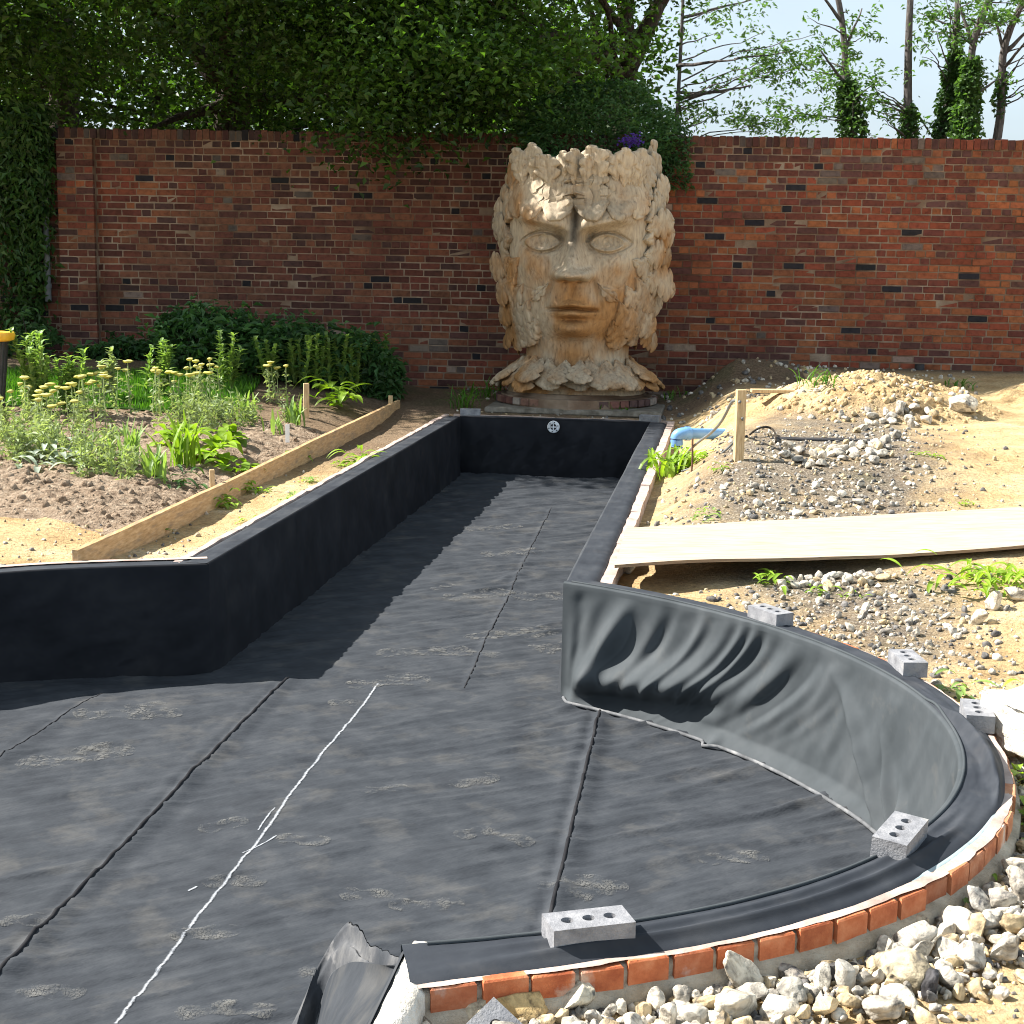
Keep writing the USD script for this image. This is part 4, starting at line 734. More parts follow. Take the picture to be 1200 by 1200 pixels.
wire('grey_hose', hang([(867, 471), (858, 471), (852, 482), (843, 497), (831, 509), (820, 517)], hit(806, 532)), .011, M['pvc_grey'], 'upper grey hose looping down from the top of the wooden stake', 'hose')
wire('grey_hose', hang([(870, 490), (868, 505), (860, 518), (846, 531), (828, 542)], hit(799, 554)), .008, M['pvc_grey'], 'lower grey hose running from the stake\'s foot down to the weeds', 'hose')
h2 = hit(810, 553); pg = thing('steel_peg', 'thin rusty steel peg standing in the bank below the blue pipe', 'peg', h2); put('body', tube([(0, 0, -.1), (0.005, 0, .1), (0, 0, .24)], .008, 6), M['rust'], pg, smooth=True)
bp = thing('blue_pipe', 'short blue plastic water pipe with an elbow, coming out of the bank', 'pipe'); Yp = 12.5
e = [aty(793, 524, Yp), aty(793, 517, Yp), aty(794, 511, Yp), aty(799, 508.5, Yp), aty(806, 508, Yp + .02)]; put('elbow', tube(spline(e, 20), .053, 14), M['pvc_blue'], bp, smooth=40)
put('pipe', tube([e[-1] + np.array([-.01, 0, 0]), aty(825, 508.5, Yp + .1), aty(862, 509, Yp + .3)], .048, 14), M['pvc_blue'], bp, smooth=40)
put('collar', tube([aty(803, 508.2, Yp + .015), aty(808, 508.2, Yp + .03)], .060, 14), M['pvc_blue'], bp, smooth=40)
wire('dead_twig', [hit(878, 513) + [0, 0, .02], hit(890, 511) + [0, 0, .06], hit(902, 509) + [0, 0, .05], hit(908, 513) + [0, 0, .03], hit(909, 520) + [0, 0, .01]], .008, M['bark'], 'dark crooked twig lying on the gravel right of the stake', 'twig')
c = hit(985, 516); dk = thing('dark_board', 'thin dark strip standing in for the shadow edge along the front of the sand heap', 'board', c + [0, 0, -.004], -.03); put('body', box(0, 0, 0, 1.05, .10, .03, 0, .004), M['black'], dk)  # dark strip that paints the shadow line at the heap front
c = hit(908, 465); pk = thing('pale_plank', 'short pale plank lying on the dark earth left of the sand heap', 'plank', c + [0, 0, .05], .05); put('body', box(0, 0, 0, .42, .09, .03, 0, .004), M['stake'], pk)
a_, z_ = to_wall(1075, 440); p_ = wpt(a_, .09); pp_ = thing('black_pipe', 'short upright black pipe at the foot of the brick wall', 'pipe', (p_[0], p_[1], 0)); put('pipe', tube([(0, 0, .1), (0, 0, .46)], .045, 12), M['black'], pp_, smooth=40); put('socket', tube([(0, 0, .38), (0, 0, .47)], .054, 12), M['black'], pp_, smooth=40)
a_, z_ = to_wall(57, 280); p_ = wpt(a_, .07); dp = thing('downpipe', 'slim grey downpipe on the brick wall left of the pier, among ivy', 'downpipe', (p_[0], p_[1], 0)); put('pipe', tube([(0, 0, .95), (0.0, 0, 1.6), (0.01, 0, 2.35)], .036, 12), M['pvc_grey'], dp, smooth=40)
for zz_ in (1.1, 1.9): put('bracket', tube([(0, 0, zz_), (0, 0, zz_ + .05)], .045, 12), M['pvc_grey'], dp, smooth=40)
# round fitting in the end wall
mid = (LF + RF) / 2; endp = lambda px, py: (lambda d: np.array([0, 0, EYE]) + d * ((LF @ U) / (d[:2] @ U)))(ray(px, py))
c = endp(649, 500) - np.array([*U, 0]) * .02; ft = thing('inlet_fitting', 'round pale plastic inlet fitting set in the dark end wall of the rill', 'pipe fitting', c, HRZ)
def facing(m): v, f = m; v = np.asarray(v); return np.c_[v[:, 0], -v[:, 2], v[:, 1]], f
put('flange', facing(lathe([(.030, 0), (.030, .012), (.034, .018), (.055, .016), (.060, .008), (.060, 0)], 28)), M['fitting'], ft, smooth=40)
put('socket', facing(lathe([(0, .004), (.03, .004)], 20)), M['black'], ft); put('spoke', box(0, -.012, 0, .058, .006, .010), M['fitting'], ft); put('spoke', box(0, -.0125, 0, .010, .006, .058), M['fitting'], ft)
for k in range(6): a = k * math.pi / 3 + .3; put('screw', facing(moved(lathe([(.006, .012), (.006, .019), (0, .021)], 8), (.045 * math.cos(a), .045 * math.sin(a), 0))), M['black'], ft)
# pale broken masonry at the right edge
c = at(1226, 868, -.02); mb = thing('broken_masonry', 'pale broken lump of mortared brickwork at the right edge, beside the kerb', 'masonry', (c[0], c[1], .0), .35)
bx_ = trimesh.creation.box([.30, .34, .20]).subdivide_to_size(.03); v = np.array(bx_.vertices); v += (meshkit.fbm(v * 14, 3, 401)[:, None] - .5) * .05; v[:, 2] = v[:, 2] * .8 + .045 + .15 * v[:, 0] * .6
put('mortar_lump', (v, bx_.faces), M['masonry'], mb, smooth=35)
M['brick_brown'] = mat('brown_brick', [(.10, .065, .05), (.19, .125, .09), (.28, .19, .14)], 22, 6, .9, bump=(90, .7, .006))
for (x_, y_, z_) in [(-.02, -.155, .03), (.09, -.15, .115)]: put('brick', box(x_, y_, z_, .20, .06, .07, .02, .006), M['brick_brown'], mb)
# black stand with an orange tray, cut by the left edge
h = hit(2, 490); tr = thing('tray_stand', 'black legged stand with an orange-yellow rimmed tray at the left edge', 'stand', h + [-.10, 0, 0], .3)
put('rim', moved(lathe([(.19, 0), (.225, .012), (.235, .05), (.225, .075), (.20, .065), (.195, .03)], 28), (0, 0, .66)), M['yellow'], tr, smooth=50); put('tray', moved(lathe([(0, .02), (.20, .03)], 24), (0, 0, .66)), M['black'], tr, smooth=True)
for a in (.3, 1.3, 2.4, 3.5, 4.6, 5.6): put('leg', tube([(.10 * math.cos(a), .10 * math.sin(a), -.05), (.13 * math.cos(a), .13 * math.sin(a), .3), (.17 * math.cos(a), .17 * math.sin(a), .68)], .018, 8), M['black'], tr, smooth=True)
put('collar', moved(lathe([(.10, 0), (.115, .02), (.115, .06), (.10, .08)], 20), (0, 0, .03)), M['black'], tr, smooth=True)

# ------------------------------------------------------------------ flints
fr = np.random.default_rng(61)
ICO = trimesh.creation.icosphere(3)
def flint_mesh(size, r, angular=.5, sub=ICO):
    v = np.array(sub.vertices); o = r.uniform(0, 50, 3); k = v * r.uniform(.9, 1.4)
    d = .72 + .62 * (meshkit.fbm(k * 1.15 + o, 2, 62)) + .16 * (meshkit.fbm(k * 3.2 + o, 2, 63) - .5)
    v = v * d[:, None]
    for _ in range(r.integers(2, 6)):                                    # broken flats
        n_ = r.normal(size=3); n_ /= np.linalg.norm(n_); c = r.uniform(.45, .8); h_ = v @ n_; v = v - np.outer(np.maximum(h_ - c, 0) * angular * 1.6, n_)
    v = v * np.array([1.15, .85, .68]) * r.uniform(.8, 1.25, 3)
    Rm = trimesh.transformations.random_rotation_matrix(r.uniform(size=3))[:3, :3] if r.random() < .35 else trimesh.transformations.euler_matrix(r.normal(0, .35), r.normal(0, .35), r.uniform(0, 6.28))[:3, :3]
    return (v * size / 2) @ Rm.T, sub.faces
def flint_tone(r, dark=.06):
    x = r.random()
    if x < dark: return np.array([.22, .22, .235]) * r.uniform(.7, 1.4)
    if x < dark + .22: return np.array([.95, .78, .52]) * r.uniform(.8, 1.1)
    if x < dark + .48: return np.array([.72, .70, .67]) * r.uniform(.8, 1.15)
    return np.array([1.12, 1.08, 1.0]) * r.uniform(.8, 1.15)
placed, LOOSE = [], []
def flint(x, y, size, label, group=None, tone=None, lift=.28, sub=ICO, z=None):
    v, f = flint_mesh(size, fr, .6, sub); z = float(ground_z(x, y)) if z is None else z
    lo_ = v[:, 2].min(); tn = flint_tone(fr) if tone is None else np.array(tone)
    m = put('flint_stone', (v + [x, y, z - lo_ * (1 - lift)], f), M['flint'], None, smooth=42, label=label)
    c_ = tn * np.ones((UsdGeom.Mesh(m).GetPointsAttr().Get().__len__(), 1)); UsdGeom.PrimvarsAPI(m).CreatePrimvar('tone', Sdf.ValueTypeNames.Color3fArray, 'vertex').Set(Vt.Vec3fArray.FromNumpy(np.asarray(c_, np.float32)))
    tag(m, label, 'stone', group); LOOSE.append((m.GetPrim() if hasattr(m, 'GetPrim') else m, x, y, z, size, tn, label if label.startswith(('in ', 'on ', 'just ', 'between ')) else None)) if group else None; placed.append((x, y, size))
def free(x, y, s, k=.36): return all((x - a) ** 2 + (y - b) ** 2 > (k * (s + c)) ** 2 for a, b, c in placed)
SPECIAL = [(872, 1128, .115, 'tall pale flint standing highest in the heap below the middle of the kerb', (1.1, 1.05, .95)), (930, 1140, .10, 'grey streaked upright flint right of the tallest flint', (.6, .6, .58)), (1060, 1118, .15, 'big tan-grey pointed flint leaning beside the black broken flint', (.75, .68, .52)), (1092, 1140, .085, 'black glassy broken flint at the right end of the heap', (.09, .09, .11)),
           (672, 1150, .10, 'smooth round pale flint just below the kerb, nearest the grey front brick', (1.2, 1.15, 1.0)), (604, 1160, .11, 'knobbly yellow flint under the second orange brick', (1.05, .80, .42)), (495, 1172, .075, 'smooth brown-grey pebble in the corner by the mortar edge', (.55, .48, .42)), (497, 1200, .10, 'dark grey smooth stone at the bottom beside the mortar edge', (.30, .31, .33)),
           (815, 1165, .085, 'pale flint with a grey broken face near the bottom', (.85, .85, .82)), (900, 1188, .10, 'brown-shaded broad flint at the bottom middle of the heap', (.6, .52, .42)), (1075, 1058, .075, 'cream flint touching the kerb near the right brick', (1.0, .9, .72)), (1150, 1040, .085, 'grey-white flint in the upper right of the heap', (.8, .8, .8)), (1115, 1090, .09, 'broad white flint on the right flank of the heap', (1.2, 1.18, 1.12)), (560, 1165, .08, 'cream flint between the yellow flint and the mortar edge', (1.1, 1.0, .8))]
for (px, py, s_, lab, tn) in SPECIAL: h = at(px, py, -.03); flint(h[0], h[1], s_ * .86, lab, None, np.array(tn) * .9, .25)
def heap_z(o): return .02 * math.exp(-((o - .2) / .10) ** 2)
n_try = 0; cnt = 0
while cnt < 190 and n_try < 9000:
    n_try += 1; phi = fr.uniform(phi1 - .02, -.28); o = abs(fr.normal(.11, .14)) + .035; 
    if phi > -.75: o = o * .75 + .02
    p_ = bay(np.array(phi), o, True); s_ = float(np.clip(fr.lognormal(math.log(.050), .45), .030, .105)) * (1 if o < .3 else .7); X_, Y_ = px_of((p_[0], p_[1], -.05))
    if o > .40 or o < .5 * s_ or not free(p_[0], p_[1], s_) or X_ > 1230 or Y_ > 1235: continue
    flint(p_[0], p_[1], s_, 'pale flint in the loose heap along the outside of the curved kerb', 'flints heaped along the curved brick kerb', None, .25, z=float(ground_z(p_[0], p_[1])) + heap_z(o)); cnt += 1
ICO2 = trimesh.creation.icosphere(2)
def rubble(polys, n, smin, smax, label, group, k=.4):
    c_ = 0
    for _ in range(n * 30):
        px_, py_ = polys[0] + (np.array(polys[1]) - polys[0]) * fr.random(); px_ += fr.normal(0, polys[2]); py_ += fr.normal(0, polys[3]); h = hit(px_, py_); s_ = fr.uniform(smin, smax)
        if h[1] < 17 and not POOL.buffer(.3).contains(shapely.Point(h[0], h[1])) and not PLYP.contains(shapely.Point(h[0], h[1])) and free(h[0], h[1], s_, k): flint(h[0], h[1], s_, label, group, flint_tone(fr, .0), .3, ICO2); c_ += 1
        if c_ >= n: return
rubble((np.array([925, 540]), (1045, 530), 6, 6), 40, .04, .095, 'in the rubble row before the sand heap', 'rubble row in front of the sand heap', .33)
rubble((np.array([925, 672]), (1010, 668), 18, 9), 34, .035, .07, 'in the rubble just below the plywood', 'rubble just below the plywood board', .34)
rubble((np.array([840, 580]), (1040, 600), 30, 16), 40, .03, .065, 'on the gravel behind the plywood', 'stones scattered on the gravel behind the plywood')
rubble((np.array([930, 700]), (1130, 735), 30, 20), 34, .025, .05, 'between plywood and far kerb', 'stones scattered between plywood and kerb')
rubble((np.array([1010, 500]), (1080, 485), 20, 8), 26, .05, .10, 'on the front of the sand heap', 'white lumps on the sand heap', .3)
for (px, py, s_, lab) in [(1128, 482, .30, 'large pale concrete lump at the right end of the sand heap'), (1165, 715, .10, 'long white stone on the yellow sand right of the gravel'), (1145, 732, .07, 'small white stone beside the long white stone'), (790, 556, .10, 'white stone at the foot of the weeds by the rill kerb'), (735, 672, .10, 'round stone under the left end of the plywood'), (1190, 705, .11, 'pale stone on the sand at the right edge')]:
    h = hit(px, py); flint(h[0], h[1], s_, lab, None, (1.1, 1.05, .95), .3)
vs, fs, ts, o_ = [], [], [], 0                                           # the gravel too small to tell apart
SM = trimesh.creation.icosphere(1)
def pebbles(n, sampler, smin, smax, dark=.25):
    global o_
    for _ in range(n):
        x, y, up_ = sampler()
        if POOL.buffer(.26).contains(shapely.Point(x, y)) and not (math.hypot(x - CC[0], y - CC[1]) > 2.09 and y < 5.5 and x > -.15): continue
        if PLYP.contains(shapely.Point(x, y)): continue
        s_ = smin * (smax / smin) ** fr.random(); v = np.array(SM.vertices) * (1 + .35 * fr.normal(size=(len(SM.vertices), 1)) * .5) * fr.uniform(.6, 1.3, 3) * s_ / 2; a = fr.uniform(0, 6.28); v, f = moved((v, SM.faces), (0, 0, 0), a)
        vs.append(v + [x, y, GZ(x, y) + s_ * .12 + up_]); fs.append(np.asarray(f) + o_); ts.append(np.tile(flint_tone(fr, dark), (len(v), 1))); o_ += len(v)
gzi = RegularGridInterpolator((gx, gy), Z); GZ = lambda x, y: float(gzi((x, y)))
def s_heap():
    phi = fr.uniform(phi1, -.1); o = abs(fr.normal(0, .15)) + .03; p_ = bay(np.array(phi), o, True); return p_[0], p_[1], heap_z(o) * .6
def s_poly(px0, py0, px1, py1):
    def f_():
        h = at(fr.uniform(px0, px1), fr.uniform(py0, py1), .08); return h[0] + fr.normal(0, .2), h[1] + fr.normal(0, .2), 0
    return f_
pebbles(2600, s_heap, .008, .034, .15); pebbles(1300, s_poly(840, 530, 1100, 612), .010, .035, .3); pebbles(1300, s_poly(860, 655, 1150, 765), .007, .026, .3); pebbles(900, s_poly(760, 560, 1200, 800), .010, .045); pebbles(350, s_poly(1000, 850, 1200, 1190), .006, .018)
pebbles(420, s_poly(930, 455, 1120, 520), .02, .05, .0); pebbles(260, s_poly(0, 590, 250, 660), .008, .025); pebbles(260, s_poly(230, 500, 500, 640), .01, .03); pebbles(300, s_poly(780, 450, 950, 500), .02, .07, .3); pebbles(200, s_poly(560, 455, 800, 490), .015, .05)
g = put('loose_gravel', (np.vstack(vs), np.vstack(fs)), M['flint'], None, smooth=True, tone=np.vstack(ts), kind='stuff'); tag(g, 'fine flint gravel and chippings scattered over the sandy ground', 'gravel')

def clods(name, label, n, sampler, smin, smax, m, lift=.1):
    vs, fs, o__ = [], [], 0
    for _ in range(n):
        x, y, z = sampler()
        if z is None: continue
        s_ = smin * (smax / smin) ** (fr.random() ** 2.6); v = np.array(ICO2.vertices if s_ > .06 else SM.vertices); f = ICO2.faces if s_ > .06 else SM.faces; v = v * (.7 + .6 * meshkit.fbm(v * 2.1 + fr.uniform(0, 40, 3), 2, 7))[:, None] * fr.uniform(.7, 1.2, 3) * s_ / 2; vs.append(v + [x, y, z + s_ * lift]); fs.append(np.asarray(f) + o__); o__ += len(v)
    g = put(name, (np.vstack(vs), np.vstack(fs)), m, None, smooth=40, kind='stuff'); tag(g, label, 'earth')
bzi = RegularGridInterpolator((bx, by), BZ)
def s_bed():
    y = fr.uniform(8.0, 13.2); x = fr.uniform(-5.4, bed_edge(y) - .05); i, j = int((x - bx[0]) / .025), int((y - by[0]) / .025)
    return (x, y, float(bzi((x, y)))) if 0 <= i < len(bx) and 0 <= j < len(by) and BEDM[i, j] > .5 and (y < 10.5 or fr.random() < .3) else (x, y, None)
def s_mound():
    a, q_ = fr.uniform(0, 6.28), fr.random() ** .6; x, y = 3.14 + 1.06 * q_ * math.cos(a), 12.93 + .83 * q_ * math.sin(a); return x, y, GZ(x, y)
clods('soil_clods', 'brown clods of dug soil lying on the planting bed', 3800, s_bed, .012, .07, M['soil'], 0)
M['sand_clod'] = mat('sandy_earth', [(.27, .18, .09), (.40, .285, .15), (.50, .385, .225)], 6, 6, .95, bump=(50, .9, .02), spec=.15)
clods('sand_clods', 'yellow sandy clods on the big heap by the wall', 1700, s_mound, .008, .085, M['sand_clod'], -.16)

# every loose stone gets words of its own: size, colour, the landmark it lies by, then its order there
LANDMARK = [((500, 1165), 'near the mortar edge'), ((600, 1165), 'below the left kerb bricks'), ((690, 1150), 'below the grey front brick'), ((790, 1150), 'right of the grey front brick'), ((880, 1140), 'below the middle of the kerb'), ((960, 1110), 'right of the heap\'s middle'), ((1050, 1090), 'by the black broken flint'), ((1120, 1050), 'by the small weeds near the kerb'), ((1180, 1060), 'at the right edge below the kerb'), ((1190, 960), 'by the right edge weeds')]
pool_ = {}
for prim, x, y, z, s_, tn, place in LOOSE:
    X_, Y_ = px_of((x, y, z)); place = place or min(LANDMARK, key=lambda q: (q[0][0] - X_) ** 2 + (q[0][1] - Y_) ** 2)[1]
    b_ = tn.mean(); col = 'dark grey' if b_ < .4 else 'tan' if tn[2] < .68 * tn[0] else 'grey-cream' if b_ < 1.0 else 'whitish'
    big = 'large' if s_ > .082 else 'middling' if s_ > .055 else 'small'; pool_.setdefault((big, col, place), []).append((X_, prim))
ORD = ['leftmost', 'second from left', 'third from left', 'fourth from left', 'fifth from left', 'sixth from left', 'seventh from left', 'eighth from left', 'ninth from left'] + [w + ' from left' for w in 'tenth eleventh twelfth thirteenth fourteenth fifteenth sixteenth seventeenth eighteenth nineteenth twentieth twenty-first twenty-second twenty-third twenty-fourth twenty-fifth twenty-sixth twenty-seventh twenty-eighth twenty-ninth thirtieth'.split()]
for (big, col, place), found in pool_.items():
    found.sort(key=lambda q: q[0])
    for k, (X_, prim) in enumerate(found):
        w = '' if len(found) == 1 else ', the ' + ('rightmost' if k == len(found) - 1 else ORD[k])
        tag(prim, f'{big} {col} stone {place}{w}'.replace('the number', 'number'))

# ------------------------------------------------------------------ leaves and plants
def leaf_cards(P, size, r, droop=.25, aspect=.55, up=.5, fold=.18):
    """One folded four-cornered leaf at each point P. Returns ((v, f), per-vertex tone)."""
    n = len(P); sz = size * r.uniform(.5, 1.45, n)
    az = r.uniform(0, 2 * np.pi, n); el = r.normal(-droop, .45, n); d = np.c_[np.cos(az) * np.cos(el), np.sin(az) * np.cos(el), np.sin(el)]
    u = np.c_[r.normal(0, 1, n), r.normal(0, 1, n), r.normal(0, .5, n) + up * 3]; sd = np.cross(d, u); sd /= np.linalg.norm(sd, axis=1, keepdims=True) + 1e-9; nn = np.cross(sd, d)
    tip = P + d * sz[:, None]; midp = P + d * (sz * .48)[:, None] + nn * (sz * fold * .4)[:, None]; l = midp + sd * (sz * aspect * .5)[:, None] + nn * (sz * fold)[:, None]; q_ = midp - sd * (sz * aspect * .5)[:, None] + nn * (sz * fold)[:, None]
    v = np.stack([P, q_, tip, l], 1).reshape(-1, 3); k = np.arange(n)[:, None] * 4; f = np.vstack([k + [0, 1, 2], k + [0, 2, 3]])
    return (v, f), np.repeat(r.uniform(.7, 1.3, n), 4)[:, None] * np.ones(3)
def strap(base, az, L, w, arch, r, n=7):
    t = np.linspace(0, 1, n); out = L * (arch * t ** 1.8); hgt = L * (t - .55 * arch * t ** 2.2); d = np.array([math.cos(az), math.sin(az), 0]); sd = np.array([-d[1], d[0], 0])
    c_ = np.asarray(base) + d * out[:, None] + np.array([0, 0, 1]) * hgt[:, None]; ww = (w * np.clip(np.sin(np.pi * (t * .86 + .12)) ** .6, .05, 1))[:, None]; lift = np.array([0, 0, 1]) * ww * .35
    return grid(np.stack([c_ - sd * ww + lift, c_, c_ + sd * ww + lift], 1))
def ovate(base, az, L, w, arch, r, stalk=.35, rise=.8, n=7):
    t = np.linspace(0, 1, n); d = np.array([math.cos(az), math.sin(az), 0]); sd = np.array([-d[1], d[0], 0])
    b0 = np.asarray(base) + (d * .35 + np.array([0, 0, rise])) * L * stalk
    c_ = b0 + d * (L * (t * .85))[:, None] + np.array([0, 0, 1]) * (L * (.55 * t - arch * t ** 2))[:, None]; ww = (w * np.sin(np.pi * (t * .94 + .05)) ** .75)[:, None]; up_ = np.array([0, 0, 1]) * ww * .30
    P = np.stack([c_ - sd * ww + up_, c_ - sd * ww * .5 + up_ * .2, c_, c_ + sd * ww * .5 + up_ * .2, c_ + sd * ww + up_], 1); st_ = np.asarray(base)
    return grid(P)
def toned(ms, r, lo=.75, hi=1.25):
    v, f = join(ms); t = np.concatenate([np.full((len(m[0]), 3), r.uniform(lo, hi)) for m in ms]); return (v, f), t
def strap_clump(x, y, z, h, n, w, label, m='bed_leaf', arch=(.2, .8), name='strap_leaf_plant', group=None, spread=.05):
    r = np.random.default_rng(int(abs(x * 971 + y * 331)) + 5); o = thing(name, label, 'plant', (x, y, z - .01), 0, group); ms = [strap((r.normal(0, spread), r.normal(0, spread), 0), r.uniform(0, 6.28), h * r.uniform(.7, 1.25), w * r.uniform(.7, 1.2), r.uniform(*arch), r) for _ in range(n)]
    mm, t = toned(ms, r); put('foliage', mm, M[m], o, tone=t); return o
def broad_plant(x, y, z, h, n, w, label, m='lime_leaf', name='broad_leaf_plant', group=None, spread=.06):
    r = np.random.default_rng(int(abs(x * 971 + y * 331)) + 6); o = thing(name, label, 'plant', (x, y, z - .01), 0, group); ms = [ovate((r.normal(0, spread), r.normal(0, spread), 0), r.uniform(0, 6.28), h * r.uniform(.6, 1.2), w * r.uniform(.7, 1.2), r.uniform(.35, .9), r, r.uniform(.1, .9)) for _ in range(n)]
    mm, t = toned(ms, r); put('foliage', mm, M[m], o, tone=t); return o
def spire_plant(x, y, z, h, n, label, m='bed_leaf', leaf=.10, name='tall_leafy_plant', flower=None, group=None, aspect=.28):
    r = np.random.default_rng(int(abs(x * 971 + y * 331)) + 7); o = thing(name, label, 'plant', (x, y, z - .01), 0, group); ms, st, tips = [], [], []
    for _ in range(n):
        b = np.array([r.normal(0, .06), r.normal(0, .06), 0]); l = np.array([r.normal(0, .12), r.normal(0, .12), 1]) * h * r.uniform(.65, 1.1); pts = np.stack([b + l * k + np.array([0, 0, 0]) for k in np.linspace(0, 1, 5)]); st.append(tube(pts, np.linspace(.006, .003, 5), 4)); tips.append(b + l)
        for k in np.linspace(.12, 1, int(7 + h * 16)):
            for s__ in range(3): a = r.uniform(0, 6.28); ms.append(strap(b + l * k, a, leaf * (1.15 - .55 * k) * r.uniform(.7, 1.2), leaf * aspect * .5, r.uniform(.5, 1.0), r, 4))
    mm, t = toned(ms, r); put('foliage', mm, M[m], o, tone=t); put('stem', join(st), M['bed_leaf'], o, tone=np.ones((len(join(st)[0]), 3)), kind='stuff')
    return o
def yarrow(x, y, z, h, n, label, flower='yellow_flower', group=None):
    r = np.random.default_rng(int(abs(x * 971 + y * 331)) + 8); o = thing('yarrow', label, 'plant', (x, y, z - .01), 0, group); st, fl, P = [], [], []
    for _ in range(n):
        b = np.array([r.normal(0, .12), r.normal(0, .10), 0]); l = np.array([r.normal(0, .10), r.normal(0, .10), 1]) * h * r.uniform(.75, 1.1); st.append(tube(np.stack([b, b + l * .5, b + l]), .004, 4)); rr_ = r.uniform(.022, .048)
        d_ = lathe([(0, -.012), (rr_ * .5, -.006), (rr_, .004), (rr_ * .8, .012), (0, .017)], 10); v = np.array(d_[0]); v += (meshkit.noise(v * 90 + r.uniform(0, 9), 3)[:, None] - .5) * [.022, .022, .016]; fl.append((v + b + l, d_[1]))
        for k in r.uniform(.02, .85, 26): P.append(b + l * k + r.normal(0, .012, 3))
    cards, t = leaf_cards(np.array(P), .055, r, .1, .16, .5); put('foliage', cards, M['feather_leaf'], o, tone=t)
    mm, t = toned(fl, r, .85, 1.15); put('flower_heads', mm, M[flower], o, smooth=True, tone=t, kind='stuff'); j = join(st); put('stem', j, M['feather_leaf'], o, tone=np.ones((len(j[0]), 3)), kind='stuff'); return o
def feathery(x, y, z, h, n, label, group=None):
    r = np.random.default_rng(int(abs(x * 971 + y * 331)) + 9); o = thing('feathery_plant', label, 'plant', (x, y, z - .01), 0, group); P = []
    for _ in range(n):
        b = np.array([r.normal(0, .13), r.normal(0, .11), 0]); l = np.array([r.normal(0, .15), r.normal(0, .15), 1]) * h * r.uniform(.6, 1.1); P += [b + l * k + r.normal(0, .010, 3) for k in r.uniform(.0, 1, 40)]
    cards, t = leaf_cards(np.array(P), .05, r, -.5, .15, .4); put('foliage', cards, M['feather_leaf'], o, tone=t); return o
def bedh(px, py): h = hit(px, py); return h[0], h[1], bed_z(h[0], h[1])
for (px, py, h, n, lab) in [(42, 490, .66, 9, 'tall leafy plant right beside the black stand'), (86, 492, .52, 8, 'bushy leafy plant second from the black stand'), (132, 472, .42, 4, 'thin brownish spires in front of the lawn'), (188, 468, .48, 9, 'dense leafy spires at the front edge of the lawn'), (268, 462, .52, 6, 'tall pale leafy spires left of the dark shrubs'), (372, 458, .58, 7, 'tallest pale spires in front of the dark shrubs'), (412, 462, .52, 6, 'leafy spires near the far end of the timber board'), (446, 452, .48, 6, 'leafy spires at the far corner of the planting bed'), (345, 452, .38, 6, 'low leafy plant behind the small wooden marker'), (318, 452, .4, 5, 'leafy plant with upright shoots behind the yellow flowers')]:
    x, y, z = bedh(px, py); spire_plant(x, y, z, h, n, lab, 'bed_leaf' if n != 4 else 'feather_leaf', .13)
for k, (px, py, h, n, lab) in enumerate([(62, 524, .38, 16, 'yellow flat-topped yarrow right in front of the black stand'), (105, 508, .42, 20, 'broad clump of yellow yarrow in the middle left of the bed'), (138, 492, .44, 12, 'yellow yarrow at the back, reaching up before the lawn'), (205, 494, .40, 16, 'yellow yarrow in front of the dense leafy spires'), (243, 486, .44, 16, 'yellow yarrow clump in the middle of the bed'), (320, 474, .36, 6, 'small yellow yarrow near the dark shrubs'), (30, 500, .36, 9, 'yellow yarrow partly behind the black stand')]):
    x, y, z = bedh(px, py); yarrow(x, y, z, h, max(5, int(n * .68)), lab)
for (px, py, h, n, lab) in [(25, 545, .30, 24, 'feathery grey-green plant at the left edge of the photo'), (115, 552, .30, 26, 'feathery grey-green plant left of the upright strap leaves'), (138, 566, .24, 16, 'low feathery plant directly beside the upright strap leaves'), (225, 512, .30, 24, 'feathery plant behind the lime leaves'), (250, 504, .28, 18, 'feathery plant between lime leaves and yellow flowers'), (62, 540, .28, 18, 'feathery plant behind the silver leaves'), (290, 500, .22, 12, 'low feathery plant near the white plant label'), (8, 520, .3, 16, 'feathery plant at the foot of the black stand')]:
    x, y, z = bedh(px, py); feathery(x, y, z, h, n, lab)
for (px, py, h, n, lab) in [(38, 548, .17, 26, 'woolly silver plant furthest left in the bed'), (78, 555, .17, 30, 'woolly silver plant at the front of the bed'), (55, 535, .15, 16, 'small woolly silver plant behind two larger ones')]:
    x, y, z = bedh(px, py); broad_plant(x, y, z, h, n, .022, lab, 'silver_leaf', 'silver_leaf_plant', None, .13)
for (px, py, h, n, w, lab) in [(155, 556, .34, 26, .013, 'upright strap-leaved clump furthest left in the bed'), (183, 570, .26, 22, .014, 'strap-leaved clump nearest the front of the bed'), (218, 552, .36, 30, .014, 'upright strap-leaved clump in the middle of the lime leaves'), (292, 500, .30, 20, .014, 'strap-leaved clump behind the lime leaves'), (345, 504, .28, 20, .015, 'strap-leaved clump beside the wooden marker'), (322, 512, .20, 14, .012, 'short strap-leaved clump beside the white plant label')]:
    x, y, z = bedh(px, py); strap_clump(x, y, z, h, n, w, lab, 'lime_leaf' if n > 28 else 'bed_leaf', (.1, .5))
for (px, py, h, n, lab) in [(208, 530, .24, 26, 'lime leaved plant behind the middle strap leaves'), (255, 548, .24, 28, 'lime leaved plant nearest the timber board'), (272, 560, .15, 14, 'small lime leaved plant against the board'), (270, 528, .2, 18, 'lime leaved plant at the right of the group'), (400, 482, .26, 18, 'lime leaved plant near the far end of the board'), (382, 472, .28, 14, 'lime leaved plant before the dark shrubs')]:
    x, y, z = bedh(px, py); broad_plant(x, y, z, h, n, .045, lab)
x, y, z = bedh(208, 578); broad_plant(x, y, z, .16, 16, .018, 'small dark purplish plant by the board', 'ivy_leaf', 'small_dark_plant')
